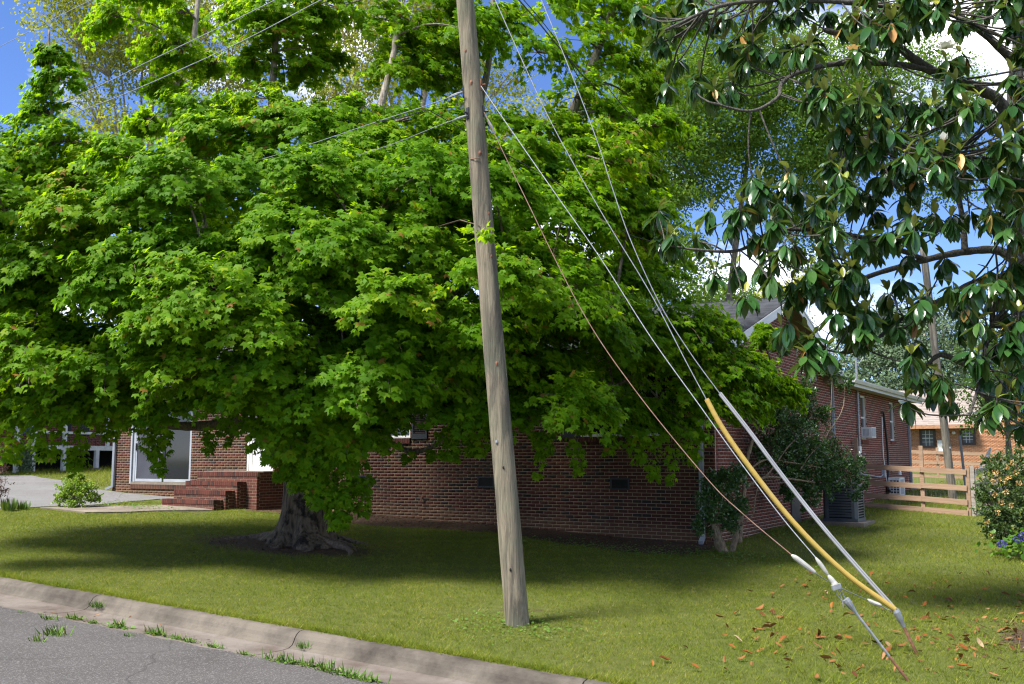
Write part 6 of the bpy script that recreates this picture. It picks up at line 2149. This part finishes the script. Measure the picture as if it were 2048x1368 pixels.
# broad-leaved ground cover
def cover(n, name, label, cu, cw, ru, rw, size):
    u, w = RNG.normal(cu, ru, n), RNG.normal(cw, rw, n)
    k = (w > -10.1) & ~((u < 0.02) & (w > -.04))
    u, w = u[k], w[k]
    n = len(u)
    P = np.stack([u, w, ground_z(u, w) + RNG.uniform(.01, .05, n)], -1)
    f_ = Foliage(oval_leaf(.75))
    a = RNG.uniform(0, 6.28, n)
    f_.put(P, np.stack([np.cos(a), np.sin(a), RNG.uniform(-.2, .4, n)], -1), RNG.normal(0, .35, (n, 3)) + np.array([0, 0, 1]), size * RNG.uniform(.6, 1.3, n), RNG.beta(2, 2, n))
    o = f_.build(name, 'weed_green', None)
    tag(o, label, 'ground cover')


cover(500, 'ground_cover', 'low green weeds spreading round the foot of the leaning pole', POLE[0] + .05, POLE[1] - .1, .5, .35, .035)
cover(1300, 'ground_cover', 'dark green ground cover in front of the house corner', -1.0, -2.0, 1.3, .45, .04)
cover(420, 'ground_cover', 'green weeds below the cut holly trunk', .5, -1.2, .5, .3, .045)
cover(500, 'ground_cover', 'ragged weeds between the path and the driveway edge', -13.6, -2.6, .8, .35, .05)
cover(420, 'ground_cover', 'green weeds at the foot of the gable wall', .35, 3.6, .2, 1.1, .045)

# litter of small dead leaves and chips on bare soil
f_ = Foliage(oval_leaf(.5))
n = 5200
u = np.concatenate([RNG.uniform(-10.9, .2, n // 2), RNG.normal(TRUNK[0], 1.3, n // 4), RNG.normal(6.2, .7, n // 4)])
w = np.concatenate([RNG.uniform(-1.5, -.05, n // 2), RNG.normal(TRUNK[1] - .5, .7, n // 4), RNG.normal(-5.6, .9, n // 4)])
P = np.stack([u, w, ground_z(u, w) + .006], -1)
a = RNG.uniform(0, 6.28, len(u))
f_.put(P, np.stack([np.cos(a), np.sin(a), RNG.normal(0, .2, len(u))], -1), RNG.normal(0, .4, (len(u), 3)) + np.array([0, 0, 1]), RNG.uniform(.02, .06, len(u)), RNG.random(len(u)))
o = f_.build('leaf_litter', 'leaf_brown_dry', None)
tag(o, 'fine brown leaf litter on the bare soil by wall and trunk', 'leaf litter')

# big fallen magnolia leaves
FM = []
for k in range(6):
    T, Fm = mag_leaf(RNG.uniform(-.25, .3), RNG.uniform(.03, .16), .42)
    T = T.copy()
    T[:, 2] += .05 * np.sin(T[:, 1] * 5 + k)
    T[:, 1] -= .5
    me = bpy.data.meshes.new('fallen_leaf')
    me.from_pydata([tuple(p) for p in T], [], [tuple(f) for f in Fm])
    me.polygons.foreach_set('use_smooth', np.ones(len(Fm), dtype=bool))
    me.materials.append(MATS['fallen_brown'])
    FM.append(me)
spots = [(1635, 1277, .19), (1640, 1300, .17), (1560, 1240, .12), (1525, 1235, .09), (1475, 1285, .11), (1510, 1262, .11), (1545, 1275, .10), (1600, 1300, .1), (1630, 1360, .12), (1770, 1320, .12), (1765, 1305, .13), (1755, 1290, .13), (1920, 1320, .15), (1990, 1360, .17), (1960, 1295, .12), (1330, 1327, .13), (1390, 1345, .1), (1370, 1300, .08), (1305, 1333, .07), (1450, 1275, .08)]
while len(spots) < 280:
    x, y = RNG.uniform(1430, 2060), RNG.uniform(1150, 1366)
    pr = .12 + .88 * np.clip((x - 1430) / 520, 0, 1) * np.clip(1.2 - abs(y - 1235) / 130, .25, 1)
    if RNG.random() < pr:
        spots.append((x, y, .05 + .09 * RNG.random() ** 1.8))
for i, (x, y, s) in enumerate(spots):
    P = onground(x, y)
    o = bpy.data.objects.new('fallen_leaf', FM[i % 6])
    COL.objects.link(o)
    o.location = (P[0], P[1], float(ground_z(P[0], P[1])) + .028 + .02 * RNG.random())
    o.rotation_euler = (RNG.normal(0, .35), RNG.normal(0, .35) + (math.pi if RNG.random() < .4 else 0), RNG.uniform(0, 6.28))
    o.scale = (s, s, s)
    size = 'big' if s > .115 else ('middling' if s > .08 else 'small')
    where = ('on open lawn well left of the anchor rods' if x < 1560 else 'just left of the long anchor rod' if x < 1690 and y > 1190 else 'behind the yellow guard' if x < 1790 and y < 1225 else
             'between the two anchor rods' if x < 1850 and y > 1225 else 'right of the anchor rods towards the magnolia litter')
    if i == 0:
        tag(o, 'biggest brown fallen leaf left of the anchor rods', 'leaf', 'fallen magnolia leaves')
    elif i == 1:
        tag(o, 'second biggest fallen leaf just below the biggest', 'leaf', 'fallen magnolia leaves')
    else:
        tag(o, f'{size} brown fallen leaf {where}', 'leaf', f'{size} fallen leaves {where}')

ordn = ['first', 'second', 'third', 'fourth', 'fifth', 'sixth', 'seventh', 'eighth', 'ninth', 'tenth', 'eleventh', 'twelfth', 'thirteenth', 'fourteenth', 'fifteenth', 'sixteenth', 'seventeenth', 'eighteenth']
WEED = sorted([(41, 1229, .06), (80, 1232, .05), (96, 1242, .12), (147, 1239, .11), (186, 1248, .08), (236, 1256, .15), (311, 1270, .15), (355, 1279, .10), (379, 1286, .09), (430, 1297, .10), (490, 1312, .08), (560, 1327, .16), (612, 1333, .15), (660, 1346, .16), (700, 1358, .16), (735, 1366, .14)])
for i, (x, y, s) in enumerate(WEED):
    P = onground(x, y, -.13)
    f_ = Foliage(blade_leaf(.055, .4))
    n = 60
    a = RNG.uniform(0, 6.28, n)
    o_ = np.stack([np.cos(a), np.sin(a), np.zeros(n)], -1)
    c = P + np.stack([RNG.normal(0, s * .55, n), RNG.normal(0, s * .15, n), np.zeros(n)], -1)
    f_.put(c, o_ * RNG.uniform(.4, 1.8, (n, 1)) + np.array([0, 0, .55]), o_ + np.array([0, 0, .4]), s * RNG.uniform(.2, .95, n), RNG.random(n))
    root = thing('weed', f'{ordn[i]} weed tuft from the left along the gutter and asphalt joint', 'weed', P, 'weeds along the gutter joint')
    f_.build('blades', 'weed_green', root)
    f_ = Foliage(oval_leaf(.6))
    n = 60
    a = RNG.uniform(0, 6.28, n)
    f_.put(P + np.stack([RNG.normal(0, s * .7, n), RNG.normal(0, s * .25, n), RNG.uniform(.005, .035, n)], -1), np.stack([np.cos(a), np.sin(a), RNG.uniform(-.1, .5, n)], -1), RNG.normal(0, .4, (n, 3)) + np.array([0, 0, 1]), s * .32 * RNG.uniform(.6, 1.2, n), RNG.random(n))
    f_.build('leaves', 'weed_green', root)
for i, (x, y, dz, s, lb_) in enumerate(((196, 1216, -.1, .12, 'weed sprouting from the left kerb joint'), (605, 1297, -.12, .10, 'weed sprouting from the middle kerb joint'), (113, 1276, -.12, .18, 'dry grass patch growing out of the asphalt at lower left'), (75, 1290, -.12, .14, 'smaller dry grass patch in the asphalt near the left edge'), (256, 1275, -.12, .08, 'tiny weed alone on the asphalt'))):
    P = onground(x, y, dz)
    f_ = Foliage(blade_leaf(.06, .3))
    n = 60
    a = RNG.uniform(0, 6.28, n)
    o_ = np.stack([np.cos(a), np.sin(a), np.zeros(n)], -1)
    f_.put(P + np.stack([np.clip(RNG.normal(0, s * .4, n), -s * .6, s * .6), np.clip(RNG.normal(0, s * .25, n), -s * .4, s * .4), np.zeros(n)], -1), o_ * RNG.uniform(.3, 1.2, (n, 1)) + np.array([0, 0, .7]), o_ + np.array([0, 0, .4]), s * RNG.uniform(.3, 1.0, n), RNG.random(n) * .6 + (.4 if 'dry' in lb_ else 0))
    o = f_.build('weed', 'weed_green', None, stuff=False)
    tag(o, lb_, 'weed', 'stray weeds on the street')
# dead leaves and needles blown onto the road edge
f_ = Foliage(oval_leaf(.35))
n = 130
pp = np.array([onground(*q, -.13) for q in np.stack([RNG.normal(110, 130, n), RNG.uniform(1225, 1340, n)], -1)])
a = RNG.uniform(0, 6.28, n)
f_.put(pp + np.array([0, 0, .012]), np.stack([np.cos(a), np.sin(a), RNG.normal(0, .15, n)], -1), RNG.normal(0, .3, (n, 3)) + np.array([0, 0, 1]), RNG.uniform(.02, .07, n), RNG.random(n))
o = f_.build('road_debris', 'fallen_brown', None)
tag(o, 'small dead leaves and twigs scattered on the asphalt edge', 'debris')
